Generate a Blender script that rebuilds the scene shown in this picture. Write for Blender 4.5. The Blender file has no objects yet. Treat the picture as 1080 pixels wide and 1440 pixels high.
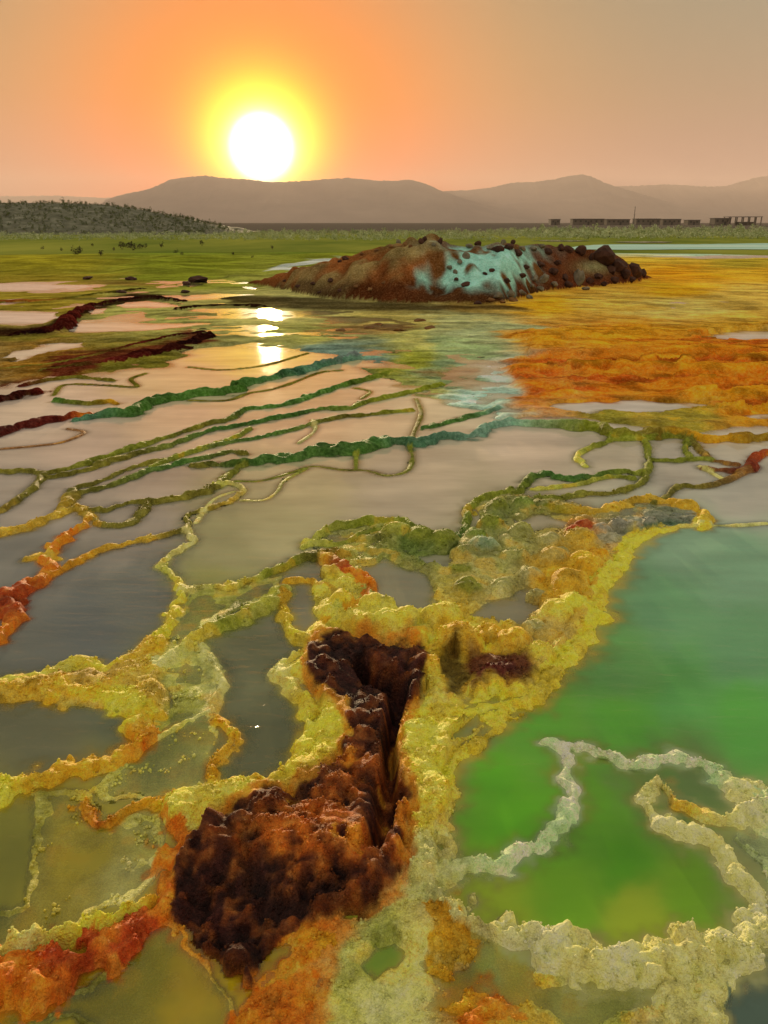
import bpy, bmesh, math, random
import numpy as np
from mathutils import Vector, Matrix

scene = bpy.context.scene
COL = scene.collection
# ------------------------------------------------------------------ camera
F, CX, CY = 1100.0, 540.0, 720.0          # focal length and centre of the photograph, photo pixels
HOR = 313.0                               # row of the horizon
PITCH = math.atan((CY - HOR) / F)
CH = 1.6                                  # eye height, metres
cam_data = bpy.data.cameras.new('camera')
cam = bpy.data.objects.new('camera', cam_data)
COL.objects.link(cam)
cam.location = (0, 0, CH)
cam.rotation_euler = (math.pi / 2 - PITCH, 0, 0)
cam_data.sensor_fit = 'VERTICAL'
cam_data.sensor_height = 24.0
cam_data.lens = 24.0 * F / 1440.0
cam_data.clip_start = 0.05
cam_data.clip_end = 80000
scene.camera = cam
SP, CP = math.sin(PITCH), math.cos(PITCH)


def ray(u, v):
    xr = (u - CX) / F
    yu = (CY - v) / F
    return np.array([xr, CP + yu * SP, -SP + yu * CP])


def gp(u, v, z=0.0):
    d = ray(u, v)
    t = (z - CH) / d[2]
    return d[0] * t, d[1] * t


def at_y(u, v, y):
    d = ray(u, v)
    t = y / d[1]
    return Vector((d[0] * t, y, CH + d[2] * t))


# ------------------------------------------------------------------ world, sun, exposure
sd = ray(368, 209)
sd = sd / np.linalg.norm(sd)
SUN_EL = math.asin(sd[2])
SUN_AZ = math.atan2(sd[0], sd[1])
world = bpy.data.worlds.new('World')
scene.world = world
world.use_nodes = True
wn, wl = world.node_tree.nodes, world.node_tree.links
wn.clear()
w_out = wn.new('ShaderNodeOutputWorld')
w_sky = wn.new('ShaderNodeTexSky')
w_sky.sky_type = 'NISHITA'
w_sky.sun_disc = False
w_sky.sun_elevation = SUN_EL
w_sky.sun_rotation = SUN_AZ
w_sky.altitude = 0
w_sky.air_density = 3.0
w_sky.dust_density = 0.4
w_sky.ozone_density = 1.0
w_bg = wn.new('ShaderNodeBackground')
w_bg.inputs[1].default_value = 0.05
wl.new(w_sky.outputs[0], w_bg.inputs[0])
# the dusty aureole round the sun, a function of the angle to the sun
w_tc = wn.new('ShaderNodeTexCoord')
w_nrm = wn.new('ShaderNodeVectorMath'); w_nrm.operation = 'NORMALIZE'
wl.new(w_tc.outputs['Generated'], w_nrm.inputs[0])
w_dot = wn.new('ShaderNodeVectorMath'); w_dot.operation = 'DOT_PRODUCT'
wl.new(w_nrm.outputs[0], w_dot.inputs[0])
w_dot.inputs[1].default_value = tuple(sd)
w_acos = wn.new('ShaderNodeMath'); w_acos.operation = 'ARCCOSINE'; w_acos.use_clamp = False
wl.new(w_dot.outputs['Value'], w_acos.inputs[0])
w_map = wn.new('ShaderNodeMath'); w_map.operation = 'DIVIDE'
wl.new(w_acos.outputs[0], w_map.inputs[0]); w_map.inputs[1].default_value = math.radians(90)
w_pow = wn.new('ShaderNodeMath'); w_pow.operation = 'POWER'
wl.new(w_map.outputs[0], w_pow.inputs[0]); w_pow.inputs[1].default_value = 0.5
w_ramp = wn.new('ShaderNodeValToRGB')
wl.new(w_pow.outputs[0], w_ramp.inputs[0])
cr = w_ramp.color_ramp
cr.interpolation = 'B_SPLINE'


def s2l(r, g, b):
    f = lambda c: (c / 255) / 12.92 if c <= 10 else (((c / 255) + 0.055) / 1.055) ** 2.4
    return (f(r), f(g), f(b), 1.0)


SKY_STOPS = [  # degrees from the sun, colour (linear)
    (0.0, (4.6, 4.3, 3.6)), (1.8, (3.6, 3.2, 2.2)), (2.3, (2.2, 1.7, .2)),
    (3.5, (1.25, .75, .0)), (4.8, (.80, .25, .0)), (6.5, (.56, .08, .0)),
    (9, (.40, .06, .0)), (13, (.25, .09, .05)), (18, (.12, .09, .07)), (26, (.02, .07, .095)),
    (38, (.07, .11, .125)), (60, (.30, .28, .23)), (90, (.40, .365, .29))]
SKY_MAX = 4.6
while len(cr.elements) < len(SKY_STOPS):
    cr.elements.new(0.5)
for e, (deg, c) in zip(cr.elements, SKY_STOPS):
    e.position = math.sqrt(deg / 90.0)
for e, (deg, c) in zip(cr.elements, SKY_STOPS):
    k = 1 / SKY_MAX
    e.color = (c[0] * k, c[1] * k, c[2] * k, 1)
w_bg2 = wn.new('ShaderNodeBackground')
wl.new(w_ramp.outputs[0], w_bg2.inputs[0])
w_bg2.inputs[1].default_value = SKY_MAX
w_add = wn.new('ShaderNodeAddShader')
wl.new(w_bg.outputs[0], w_add.inputs[0]); wl.new(w_bg2.outputs[0], w_add.inputs[1])
wl.new(w_add.outputs[0], w_out.inputs[0])

sun_data = bpy.data.lights.new('sun', 'SUN')
sun_data.energy = 5.0
sun_data.angle = math.radians(1.5)
sun_data.color = (1.0, 0.74, 0.42)
sun = bpy.data.objects.new('sun', sun_data)
COL.objects.link(sun)
sun.rotation_euler = Vector(-sd).to_track_quat('-Z', 'Y').to_euler()

vs = scene.view_settings
vs.view_transform = 'Standard'
vs.look = 'None'
vs.exposure = 0.56
vs.gamma = 1.0
vs.use_curve_mapping = False
scene.cycles.use_denoising = True
scene.cycles.max_bounces = 6
scene.cycles.volume_bounces = 1
scene.cycles.transparent_max_bounces = 8

HAZE = True
# ------------------------------------------------------------------ noise


def _h(ix, iy, seed):
    n = (ix.astype(np.int64) * 374761393 + iy.astype(np.int64) * 668265263 + seed * 1442695041) & 0xFFFFFFFF
    n = ((n ^ (n >> 13)) * 1274126177) & 0xFFFFFFFF
    n = ((n ^ (n >> 15)) * 2246822519) & 0xFFFFFFFF
    return ((n ^ (n >> 16)) & 0xFFFFFF).astype(np.float32) / 16777216.0


def vn(x, y, seed=0):
    ix = np.floor(x); iy = np.floor(y)
    fx = (x - ix).astype(np.float32); fy = (y - iy).astype(np.float32)
    fx = fx * fx * fx * (fx * (fx * 6 - 15) + 10); fy = fy * fy * fy * (fy * (fy * 6 - 15) + 10)
    a = _h(ix, iy, seed); b = _h(ix + 1, iy, seed); c = _h(ix, iy + 1, seed); d = _h(ix + 1, iy + 1, seed)
    return (a + (b - a) * fx + (c - a) * fy + (a - b - c + d) * fx * fy) * 2 - 1


def fbm(x, y, f, octs=4, seed=0, sp=None, gain=0.5):
    out = np.zeros(np.shape(x), np.float32); amp = 1.0; fr = f
    for o in range(octs):
        n = vn(x * fr + 13.7 * o, y * fr - 7.1 * o, seed + o)
        if sp is not None:
            n = n * np.clip(2.0 - 4.0 * sp * fr, 0, 1)
        out += amp * n
        amp *= gain; fr *= 2.03
    return out


def worley(x, y, f, seed=0):
    x = x * f; y = y * f
    ix = np.floor(x); iy = np.floor(y)
    best = np.full(np.shape(x), 9.0, np.float32)
    for dx in (-1, 0, 1):
        for dy in (-1, 0, 1):
            cx = ix + dx; cy = iy + dy
            d = (cx + _h(cx, cy, seed) - x) ** 2 + (cy + _h(cx, cy, seed + 77) - y) ** 2
            best = np.minimum(best, d.astype(np.float32))
    return np.sqrt(best)


def sstep(a, b, x):
    t = np.clip((x - a) / (b - a), 0, 1)
    return t * t * (3 - 2 * t)


# ------------------------------------------------------------------ colours (linear albedo)
C = dict(
    olive=(0.20, 0.185, 0.025), green=(0.075, 0.18, 0.035), lime=(0.62, 0.64, 0.11), palelime=(0.74, 0.76, 0.28),
    yellow=(0.90, 0.72, 0.07), gold=(0.78, 0.48, 0.035), cream=(0.93, 0.88, 0.33), mint=(0.66, 0.94, 0.48),
    orange=(0.80, 0.26, 0.018), rust=(0.50, 0.085, 0.014), brown=(0.024, 0.006, 0.004), teal=(0.24, 0.44, 0.33),
    dkteal=(0.08, 0.20, 0.12), aqua=(0.46, 0.76, 0.66), earth=(0.30, 0.14, 0.045), white=(0.80, 0.80, 0.72),
    grey=(0.34, 0.34, 0.27), moss=(0.25, 0.29, 0.03), grass=(0.19, 0.22, 0.012), khaki=(0.54, 0.52, 0.20),
    amber=(0.76, 0.40, 0.02), slate=(0.16, 0.20, 0.20), murk=(0.32, 0.35, 0.08), ochre=(0.64, 0.44, 0.05),
    straw=(0.76, 0.70, 0.24), maroon=(0.11, 0.016, 0.011), plain=(0.16, 0.14, 0.11))
CV = {k: np.array(v, np.float32) for k, v in C.items()}

# ------------------------------------------------------------------ grid of the near terrain (fan, cells grow with distance)
YA = -1.5                                  # apex of the fan, behind the eye
rs = [0.70 - YA]
while rs[-1] < 48.5:
    r = rs[-1] + YA
    k = 0.0030 if r < 3 else (0.0027 if r < 8 else 0.0045)
    rs.append(rs[-1] + r * k)
R = np.array(rs)
A = np.radians(np.linspace(-31, 31, 760))
NR, NC = len(R), len(A)
RP, AA = np.meshgrid(R, A, indexing='ij')
X = RP * np.sin(AA); Y = RP * np.cos(AA) + YA
RR = np.hypot(X, Y)
SPC = (RR * 0.0031).astype(np.float32)
# photo pixel of every ground point
zc = Y * CP + CH * SP
U = CX + F * X / zc
V = CY - F * (Y * SP - CH * CP) / zc
FORE = np.clip(CH / RR, 0.02, 1.0)
LR = np.log(RR)
wn1 = fbm(U / 26.0, LR * 30, 1.0, 3, 11); wn2 = fbm(U / 26.0 + 40, LR * 30, 1.0, 3, 23)
wl1 = fbm(U / 75.0 + 9, LR * 11, 1.0, 2, 13); wl2 = fbm(U / 75.0 - 60, LR * 11, 1.0, 2, 29)
UW = U + 5.0 * wn1 + 13.0 * wl1; VW = V + (5.0 * wn2 + 11.0 * wl2) * np.clip(FORE * 1.4, 0.12, 1)
UW = UW + 30.0 * fbm(U / 110.0 + 5, LR * 16, 1.0, 4, 37) * np.clip((625 - V) / 50, 0, 1)
big1 = fbm(X, Y, 1.3, 4, 5, SPC); fine = fbm(X, Y, 9.0, 5, 9, SPC)


def sdpoly(pts, margin=60, us=None, vs_=None):
    us = UW if us is None else us; vs_ = VW if vs_ is None else vs_
    p = np.array(pts, float)
    m = (us > p[:, 0].min() - margin) & (us < p[:, 0].max() + margin) & (vs_ > p[:, 1].min() - margin) & (vs_ < p[:, 1].max() + margin)
    idx = np.nonzero(m.ravel())[0]
    x = us.ravel()[idx]; y = vs_.ravel()[idx]
    d = np.full(len(idx), 1e9); ins = np.zeros(len(idx), bool)
    for i in range(len(p)):
        a = p[i]; b = p[(i + 1) % len(p)]
        e = b - a; L = max(1e-9, e @ e)
        t = np.clip(((x - a[0]) * e[0] + (y - a[1]) * e[1]) / L, 0, 1)
        d = np.minimum(d, (x - a[0] - t * e[0]) ** 2 + (y - a[1] - t * e[1]) ** 2)
        if a[1] != b[1]:
            cond = ((a[1] > y) != (b[1] > y)) & (x < (b[0] - a[0]) * (y - a[1]) / (b[1] - a[1]) + a[0])
            ins ^= cond
    return idx, np.where(ins, 1, -1) * np.sqrt(d)


def anchors(lst, su=70.0):
    """smooth blend of colour anchors over the ground"""
    acc = np.zeros((NR, NC, len(lst[0][2])), np.float32); wt = np.zeros((NR, NC), np.float32)
    for u, v, c in lst:
        sv = max(7.0, su * 1.1 * min(1, (v - 300) / 500.0))
        w = 1.0 / (0.03 + ((UW - u) / su) ** 2 + ((VW - v) / sv) ** 2) ** 2
        acc += w[..., None].astype(np.float32) * np.array(c, np.float32); wt += w
    return acc / wt[..., None]


def K(c, n=None, t=0.5):
    return CV[c] if n is None else CV[c] * (1 - t) + CV[n] * t


# colour of bed and crust
BASE = anchors([
    (60, 345, K('grass')), (250, 350, K('moss', 'green')), (420, 350, K('green', 'moss', .3)), (60, 375, K('ochre', 'grass', .6)), (260, 375, K('moss')), (480, 372, K('moss')),
    (60, 395, K('olive', 'ochre', .3)), (250, 395, K('moss')), (60, 425, K('ochre', 'olive', .7)), (200, 440, K('moss', 'khaki')), (300, 430, K('olive', 'khaki')),
    (420, 440, K('khaki', 'straw', .4)), (560, 450, K('khaki', 'ochre', .4)), (430, 470, K('khaki', 'moss')), (640, 460, K('khaki', 'teal', .2)), (560, 480, K('khaki', 'lime', .3)), (560, 510, K('moss', 'lime', .3)), (640, 490, K('teal', 'lime', .4)),
    (640, 525, K('teal', 'moss')), (690, 530, K('aqua', 'white', .5)), (690, 470, K('khaki', 'teal', .4)), (480, 500, K('teal', 'slate', .6)), (690, 560, K('aqua')), (600, 560, K('moss', 'khaki')),
    (700, 430, K('amber', 'khaki', .5)), (770, 430, K('amber')), (860, 425, K('amber', 'straw', .3)), (960, 430, K('straw', 'amber', .4)), (1060, 420, K('amber', 'straw', .4)),
    (820, 395, K('orange', 'amber', .6)), (960, 385, K('amber', 'orange', .3)), (1060, 385, K('ochre', 'amber')), (960, 410, K('amber')), (900, 370, K('ochre')), (1040, 370, K('ochre', 'moss', .4)),
    (760, 480, K('orange', 'amber', .6)), (760, 520, K('orange')), (760, 555, K('orange')), (860, 480, K('orange', 'amber', .5)), (860, 520, K('orange')), (960, 500, K('orange', 'amber', .2)), (1060, 500, K('orange')), (960, 545, K('orange')),
    (1060, 545, K('orange', 'rust', .2)), (860, 555, K('orange', 'rust', .15)), (1060, 455, K('amber', 'khaki', .3)), (1050, 580, K('amber', 'orange', .3)), (960, 590, K('ochre', 'moss')), (860, 590, K('moss', 'ochre', .3)),
    (1000, 350, K('aqua', 'moss', .4)), (840, 350, K('teal', 'moss')), (720, 345, K('ochre', 'moss')),
    (100, 520, K('olive', 'rust', .3)), (200, 520, K('olive')), (100, 640, K('slate')), (300, 600, K('slate')), (450, 600, K('slate')), (600, 680, K('slate', 'murk')), (760, 630, K('slate', 'khaki', .4)), (400, 740, K('murk', 'slate')),
    (100, 760, K('slate')), (130, 880, K('slate')), (230, 780, K('slate')), (940, 660, K('slate', 'khaki', .4)), (1030, 700, K('slate')),
    (300, 830, K('lime', 'murk')), (250, 950, K('lime', 'palelime', .4)), (230, 1040, K('lime', 'murk', .6)), (270, 1090, K('palelime', 'lime')), (350, 920, K('slate', 'murk')), (360, 1030, K('slate', 'murk', .7)), (60, 1020, K('murk')),
    (120, 1180, K('lime', 'ochre', .5)), (20, 1200, K('murk')), (200, 1170, K('straw', 'lime', .5)), (170, 1250, K('palelime', 'straw', .5)), (100, 1230, K('lime', 'ochre', .5)), (200, 1370, K('murk', 'olive')), (300, 1410, K('murk', 'ochre', .4)), (80, 1420, K('olive', 'murk')),
    (560, 770, K('murk')), (570, 820, K('murk', 'khaki')), (480, 860, K('yellow', 'lime', .35)), (570, 870, K('lime', 'yellow', .4)), (700, 780, K('khaki', 'moss', .4)), (720, 850, K('khaki')), (640, 900, K('gold', 'yellow')), (700, 900, K('gold', 'yellow')), (760, 880, K('gold', 'khaki')), (790, 830, K('gold')),
    (860, 900, K('lime', 'green', .5)), (950, 800, K('dkteal')), (1000, 950, K('green', 'lime', .3)), (700, 1150, K('lime', 'green', .4)), (850, 1220, K('lime', 'green', .5)), (960, 1290, K('lime', 'gold', .3)), (680, 1260, K('lime', 'gold', .4)),
    (600, 1050, K('yellow', 'cream', .3)), (600, 1150, K('yellow', 'cream', .4)), (600, 1230, K('palelime')), (470, 1060, K('yellow')), (440, 1110, K('yellow')), (400, 1380, K('orange')), (390, 1430, K('orange')),
    (480, 1330, K('palelime', 'lime')), (470, 1410, K('lime', 'palelime', .4)), (560, 1410, K('palelime')), (530, 1345, K('lime', 'green')), (630, 1310, K('gold')), (600, 1340, K('cream', 'lime', .3)), (660, 1400, K('orange', 'gold', .35)), (700, 1350, K('khaki', 'lime', .3)), (740, 1400, K('ochre', 'lime', .4)),
    (800, 1400, K('khaki', 'lime', .5)), (860, 1400, K('murk', 'lime', .4)), (960, 1400, K('cream', 'khaki', .5)), (1050, 1400, K('slate', 'dkteal')), (1060, 1200, K('khaki', 'mint', .5)), (1065, 1160, K('cream', 'mint'))])

# water body colour, sky reflection painted into terrace pools and far puddles; turbidity (last number)
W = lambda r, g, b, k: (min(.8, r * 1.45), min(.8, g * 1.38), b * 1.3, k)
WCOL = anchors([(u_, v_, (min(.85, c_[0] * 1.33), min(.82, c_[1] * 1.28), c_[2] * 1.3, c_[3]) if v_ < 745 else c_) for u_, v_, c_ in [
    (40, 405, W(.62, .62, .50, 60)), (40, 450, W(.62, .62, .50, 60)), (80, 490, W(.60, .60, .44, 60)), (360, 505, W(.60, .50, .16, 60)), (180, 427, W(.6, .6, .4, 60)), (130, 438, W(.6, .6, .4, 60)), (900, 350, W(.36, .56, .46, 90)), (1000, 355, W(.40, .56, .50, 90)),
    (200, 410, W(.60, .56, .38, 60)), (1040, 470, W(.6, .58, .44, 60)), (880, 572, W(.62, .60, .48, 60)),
    (60, 580, W(.46, .40, .36, 30)), (250, 540, W(.55, .42, .28, 30)), (400, 545, W(.55, .42, .28, 30)), (250, 600, W(.46, .38, .30, 30)), (100, 640, W(.34, .30, .28, 26)), (420, 600, W(.52, .38, .28, 30)), (520, 590, W(.54, .40, .30, 30)), (610, 560, W(.54, .44, .34, 30)),
    (200, 680, W(.28, .26, .24, 24)), (60, 700, W(.26, .25, .24, 24)), (420, 680, W(.34, .34, .22, 24)), (600, 670, W(.36, .34, .28, 24)), (760, 620, W(.42, .38, .33, 24)), (860, 630, W(.38, .37, .31, 24)),
    (400, 740, W(.30, .32, .19, 20)), (310, 770, W(.30, .32, .18, 20)), (560, 700, W(.32, .31, .26, 24)), (950, 660, W(.32, .32, .29, 20)), (1040, 690, W(.30, .32, .30, 22)), (1040, 620, W(.46, .44, .38, 24)),
    (60, 790, W(.17, .18, .18, 24)), (180, 740, W(.20, .20, .19, 24)), (120, 880, W(.105, .125, .135, 26)), (200, 830, W(.125, .145, .145, 26)), (60, 930, W(.115, .13, .13, 26)),
    (60, 1020, W(.13, .14, .085, 22)), (350, 920, W(.15, .17, .10, 16)), (350, 1040, W(.12, .14, .085, 14)), (215, 985, W(.10, .14, .11, 16)), (220, 1080, W(.15, .17, .07, 14)), (300, 830, W(.26, .29, .10, 12)),
    (430, 850, W(.16, .17, .14, 20)), (570, 820, W(.24, .25, .20, 20)), (730, 850, W(.28, .27, .20, 18)), (730, 735, W(.30, .29, .22, 20)), (700, 790, W(.26, .27, .16, 18)),
    (960, 760, W(.19, .36, .25, 40)), (1040, 800, W(.15, .33, .22, 40)), (950, 850, W(.11, .30, .15, 40)), (1040, 900, W(.10, .28, .14, 40)), (870, 930, W(.10, .31, .085, 34)), (960, 980, W(.075, .29, .07, 36)), (1050, 1010, W(.07, .31, .05, 36)),
    (760, 1010, W(.09, .34, .03, 32)), (700, 1100, W(.085, .36, .012, 30)), (720, 1160, W(.10, .40, .012, 28)), (880, 1010, W(.075, .32, .03, 34)), (850, 1130, W(.09, .30, .014, 26)), (900, 1090, W(.10, .21, .045, 26)), (970, 1110, W(.09, .17, .05, 26)), (880, 1210, W(.065, .26, .006, 30)),
    (800, 1270, W(.13, .34, .012, 24)), (690, 1265, W(.26, .42, .02, 16)), (980, 1240, W(.12, .30, .01, 24)), (900, 1300, W(.24, .36, .02, 18)), (660, 1040, W(.20, .24, .09, 24)), (530, 1345, W(.17, .36, .02, 22)),
    (120, 1180, W(.46, .40, .012, 16)), (180, 1200, W(.50, .45, .03, 12)), (20, 1190, W(.20, .21, .03, 18)), (200, 1370, W(.33, .29, .006, 18)), (150, 1400, W(.30, .26, .006, 18)), (300, 1400, W(.48, .38, .012, 14)), (820, 1390, W(.26, .30, .06, 12)), (1050, 1400, W(.07, .12, .10, 24)), (1060, 1200, W(.30, .34, .12, 14))]], 60.0)

# ------------------------------------------------------------------ height field
Z = -0.075 - 0.02 * big1 + 0.006 * fine
COLR = BASE.copy()
LAB = np.zeros((NR, NC), np.int32)
LABELS = [('ground', None, None, None)]
Zf, Cf, Lf = Z.reshape(-1), COLR.reshape(-1, 3), LAB.reshape(-1)
Xf, Yf, Sf = X.reshape(-1), Y.reshape(-1), SPC.reshape(-1)
LUMP = np.ones(NR * NC, np.float32)      # how coarse the crust is


def newlab(name, label, cat, group=None):
    LABELS.append((name, label, cat, group))
    return len(LABELS) - 1


def raise_zone(pts, h, soft=14, lab=0, colour=None, opacity=0.9, rough=0.01, csoft=8, slope=0.006, lump=1.0, rf=7.0):
    idx, d = sdpoly(pts, 50)
    x, y = Xf[idx], Yf[idx]
    n = fbm(x, y, rf, 4, 31, Sf[idx]) * rough
    z = np.where(d > 0, h * sstep(0, soft, d) + n * sstep(-5, soft, d), d * slope)
    up = z > Zf[idx]
    Zf[idx] = np.where(up, z, Zf[idx])
    if colour is not None:
        paint_idx(idx, d, colour, csoft, opacity)
    if lab:
        Lf[idx[(d > -2) & up]] = lab
    m = d > 0
    LUMP[idx[m]] = lump


def paint_idx(idx, d, colour, soft, opacity):
    a = (sstep(-soft, soft, d) * opacity)[:, None].astype(np.float32)
    Cf[idx] = Cf[idx] * (1 - a) + np.array(CV[colour] if isinstance(colour, str) else colour, np.float32) * a


def paint(pts, colour, soft=10, opacity=0.9):
    idx, d = sdpoly(pts, soft * 2 + 10)
    paint_idx(idx, d, colour, soft, opacity)


def carve(pts, depth=0.04, soft=8, slope=None):
    idx, d = sdpoly(pts, 30)
    z = -depth * sstep(-1.0, soft, d) + 0.004
    m = d > -1.0
    Zf[idx[m]] = np.minimum(Zf[idx[m]], z[m])
    Lf[idx[m]] = 0


def tilt(pts, dz, soft):
    idx, d = sdpoly(pts, soft * 2)
    Zf[idx] += dz * sstep(-soft, soft, d)


# --- far crust: everything above this line stands a little out of the water
wet = fbm(U / 60.0, LR * 26, 1.0, 4, 51)
raise_zone([(-900, 300), (2000, 300), (2000, 600), (1080, 600), (980, 603), (880, 597), (800, 588), (735, 583), (700, 588), (660, 572), (640, 546), (590, 534), (560, 540), (520, 522), (480, 502),
            (440, 490), (330, 482), (285, 492), (230, 512), (175, 520), (110, 530), (60, 528), (-10, 545), (-900, 600)], 0.022, 6, rough=0.007, lump=0.6)
Z += .20 * np.clip(fbm(X, Y, .16, 4, 57) + .45, 0, 2) * sstep(21, 30, RR) * sstep(46, 40, RR) * sstep(560, 470, U) + .05 * np.clip(fbm(X, Y, .5, 3, 58) + .3, -.1, 2) * sstep(16, 22, RR) * sstep(46, 40, RR)
# wet flats: patchy shallow water
for poly, amp, off in [([(150, 425), (420, 425), (560, 440), (600, 470), (460, 480), (330, 478), (180, 470), (90, 470)], .013, .003),
                       ([(470, 490), (720, 490), (740, 590), (690, 590), (600, 560), (520, 525)], .018, .001),
                       ([(-100, 386), (340, 386), (350, 430), (120, 440), (-100, 436)], .012, .005),
                       ([(850, 410), (1200, 405), (1200, 440), (900, 440)], .012, .014),
                       ([(560, 345), (780, 333), (1200, 333), (1200, 345), (800, 350)], .02, .004)]:
    idx, d = sdpoly(poly, 20)
    m = d > -4
    ii = idx[m]
    a = sstep(-4, 8, d[m])
    wv = wet.reshape(-1)[ii]
    Zf[ii] = Zf[ii] * (1 - a) + (off + amp * wv) * a
# orange layered field
LAB_OR = newlab('mineral_terrace', 'broad orange layered mineral crust stepping down beyond the pools', 'mineral terrace')
OR = [(735, 470), (760, 452), (840, 450), (960, 455), (1090, 450), (1300, 450), (1300, 590), (1080, 590), (1000, 596), (960, 585), (980, 568), (930, 556), (850, 560), (790, 566), (745, 572), (722, 545), (735, 530), (705, 510)]
raise_zone(OR, 0.055, 14, LAB_OR, None, rough=0.016, lump=0.35)
idx, d = sdpoly(OR, 20)
lay = vn(Xf[idx] * 0.42 + .6 * wn1.reshape(-1)[idx], Yf[idx] * 3.0 + 0.7 * fbm(Xf[idx], Yf[idx], .9, 3, 8), 71)
lay2 = vn(Xf[idx] * .8, Yf[idx] * 7.0 + 0.7 * fbm(Xf[idx], Yf[idx], 2.0, 3, 18), 72)
inside = sstep(0, 12, d)
Zf[idx] += inside * (0.06 * np.round(lay * 2.5) / 2.5 + 0.03 * np.abs(lay) + 0.022 * lay2)
a = (inside * sstep(0.0, 0.6, -lay2) * 0.75)[:, None].astype(np.float32)  # overhang shade painted as rust bands in the low layers
Cf[idx] = Cf[idx] * (1 - a) + CV['rust'] * a
a = (inside * sstep(0.25, 0.8, lay) * 0.5)[:, None].astype(np.float32)
Cf[idx] = Cf[idx] * (1 - a) + CV['amber'] * a
paint([(770, 462), (950, 458), (1080, 452), (1080, 466), (960, 474), (800, 478)], 'amber', 8, .6)
# green field slope at the far side
paint([(-300, 336), (540, 336), (540, 352), (380, 388), (200, 392), (-300, 384)], 'grass', 8, .3)
# salty strips
paint([(388, 386), (440, 370), (520, 360), (522, 364), (470, 374), (420, 390)], (0.60, .66, .66), 3, .9)
paint([(820, 352), (900, 346), (1090, 344), (1090, 360), (960, 362), (840, 360)], 'aqua', 5, .7)
for p, cc, op in [([(-60, 462), (50, 460), (85, 440), (110, 428), (200, 411), (262, 419), (160, 430), (105, 446), (95, 460), (40, 476), (-60, 484)], 'brown', .95),
                  ([(-60, 556), (0, 540), (60, 528), (110, 503), (200, 486), (280, 464), (292, 478), (240, 492), (190, 508), (120, 527), (60, 545)], 'maroon', .9),
                  ([(340, 414), (480, 424), (620, 431), (740, 427), (742, 436), (600, 441), (450, 436), (320, 426)], 'brown', .85),
                  ([(440, 458), (530, 455), (560, 462), (530, 470), (450, 468)], 'earth', .7), ([(600, 522), (650, 514), (665, 522), (630, 534)], 'earth', .7),
                  ([(120, 398), (200, 394), (300, 398), (200, 405)], 'earth', .6), ([(-60, 478), (60, 474), (160, 470), (60, 484)], 'olive', .8)]:
    paint(p, cc, 4, op)
# far pools
for p in [[(-200, 400), (40, 397), (95, 396), (122, 401), (80, 411), (-200, 413)], [(-200, 437), (62, 437), (68, 446), (45, 457), (-200, 462)],
          [(0, 497), (60, 489), (165, 479), (160, 486), (110, 496), (40, 506), (0, 511)], [(108, 436), (150, 432), (154, 441), (118, 443)],
          [(165, 425), (230, 423), (260, 428), (220, 434), (170, 431)], [(270, 515), (330, 498), (436, 491), (446, 496), (372, 514), (315, 519)],
          [(790, 576), (850, 566), (940, 562), (985, 569), (955, 581), (880, 580), (830, 586)], [(1000, 471), (1060, 464), (1200, 466), (1200, 479), (1030, 477)],
          [(780, 351), (850, 346), (930, 347), (1200, 347), (1200, 352), (900, 354), (830, 356)], [(740, 339), (800, 337), (830, 339), (770, 341)],
          [(905, 361), (1000, 359), (1200, 358), (1200, 363), (980, 364)], [(1040, 585), (1100, 580), (1100, 592), (1050, 592)],
          [(200, 418), (340, 413), (395, 414), (340, 419), (240, 423)], [(0, 552), (30, 545), (45, 550), (0, 560)], [(-10, 424), (60, 420), (70, 424), (-10, 430)],
          [(80, 455), (220, 452), (300, 455), (210, 466), (90, 468)]]:
    carve(p, 0.05, 5)

# --- middle: cauliflower crust between the grey pools and the green pool
LAB_CAU = newlab('cauliflower_crust', 'knobbly olive and khaki mineral crust beside the large green pool', 'mineral crust')
raise_zone([(430, 765), (480, 742), (560, 735), (650, 755), (665, 715), (700, 695), (790, 700), (850, 716), (905, 705), (975, 712), (985, 735), (920, 748), (880, 775), (845, 830), (825, 885),
            (780, 935), (740, 970), (690, 990), (640, 1000), (590, 985), (600, 920), (530, 895), (450, 890), (440, 840), (470, 800)], 0.016, 18, LAB_CAU, None, rough=0.02, lump=1.6)
paint([(790, 742), (880, 730), (960, 712), (975, 725), (900, 752), (850, 775)], 'grey', 12, .7)
paint([(780, 735), (830, 728), (850, 745), (800, 755)], 'rust', 8, .6)
paint([(560, 735), (640, 750), (655, 775), (600, 790), (560, 780)], 'green', 10, .6)
paint([(650, 740), (720, 705), (800, 705), (780, 725), (720, 728), (690, 760)], 'green', 10, .5)
for p, dd in [([(520, 800), (552, 788), (600, 802), (624, 832), (608, 850), (562, 858), (530, 832)], .05), ([(692, 846), (742, 826), (776, 822), (768, 854), (742, 882), (702, 878), (664, 862)], .05),
              ([(722, 731), (760, 723), (797, 730), (780, 744), (734, 745)], .05), ([(590, 778), (645, 770), (640, 785), (600, 790)], .12), ([(495, 762), (530, 752), (545, 758), (515, 768)], .05)]:
    carve(p, dd, 10)


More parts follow.
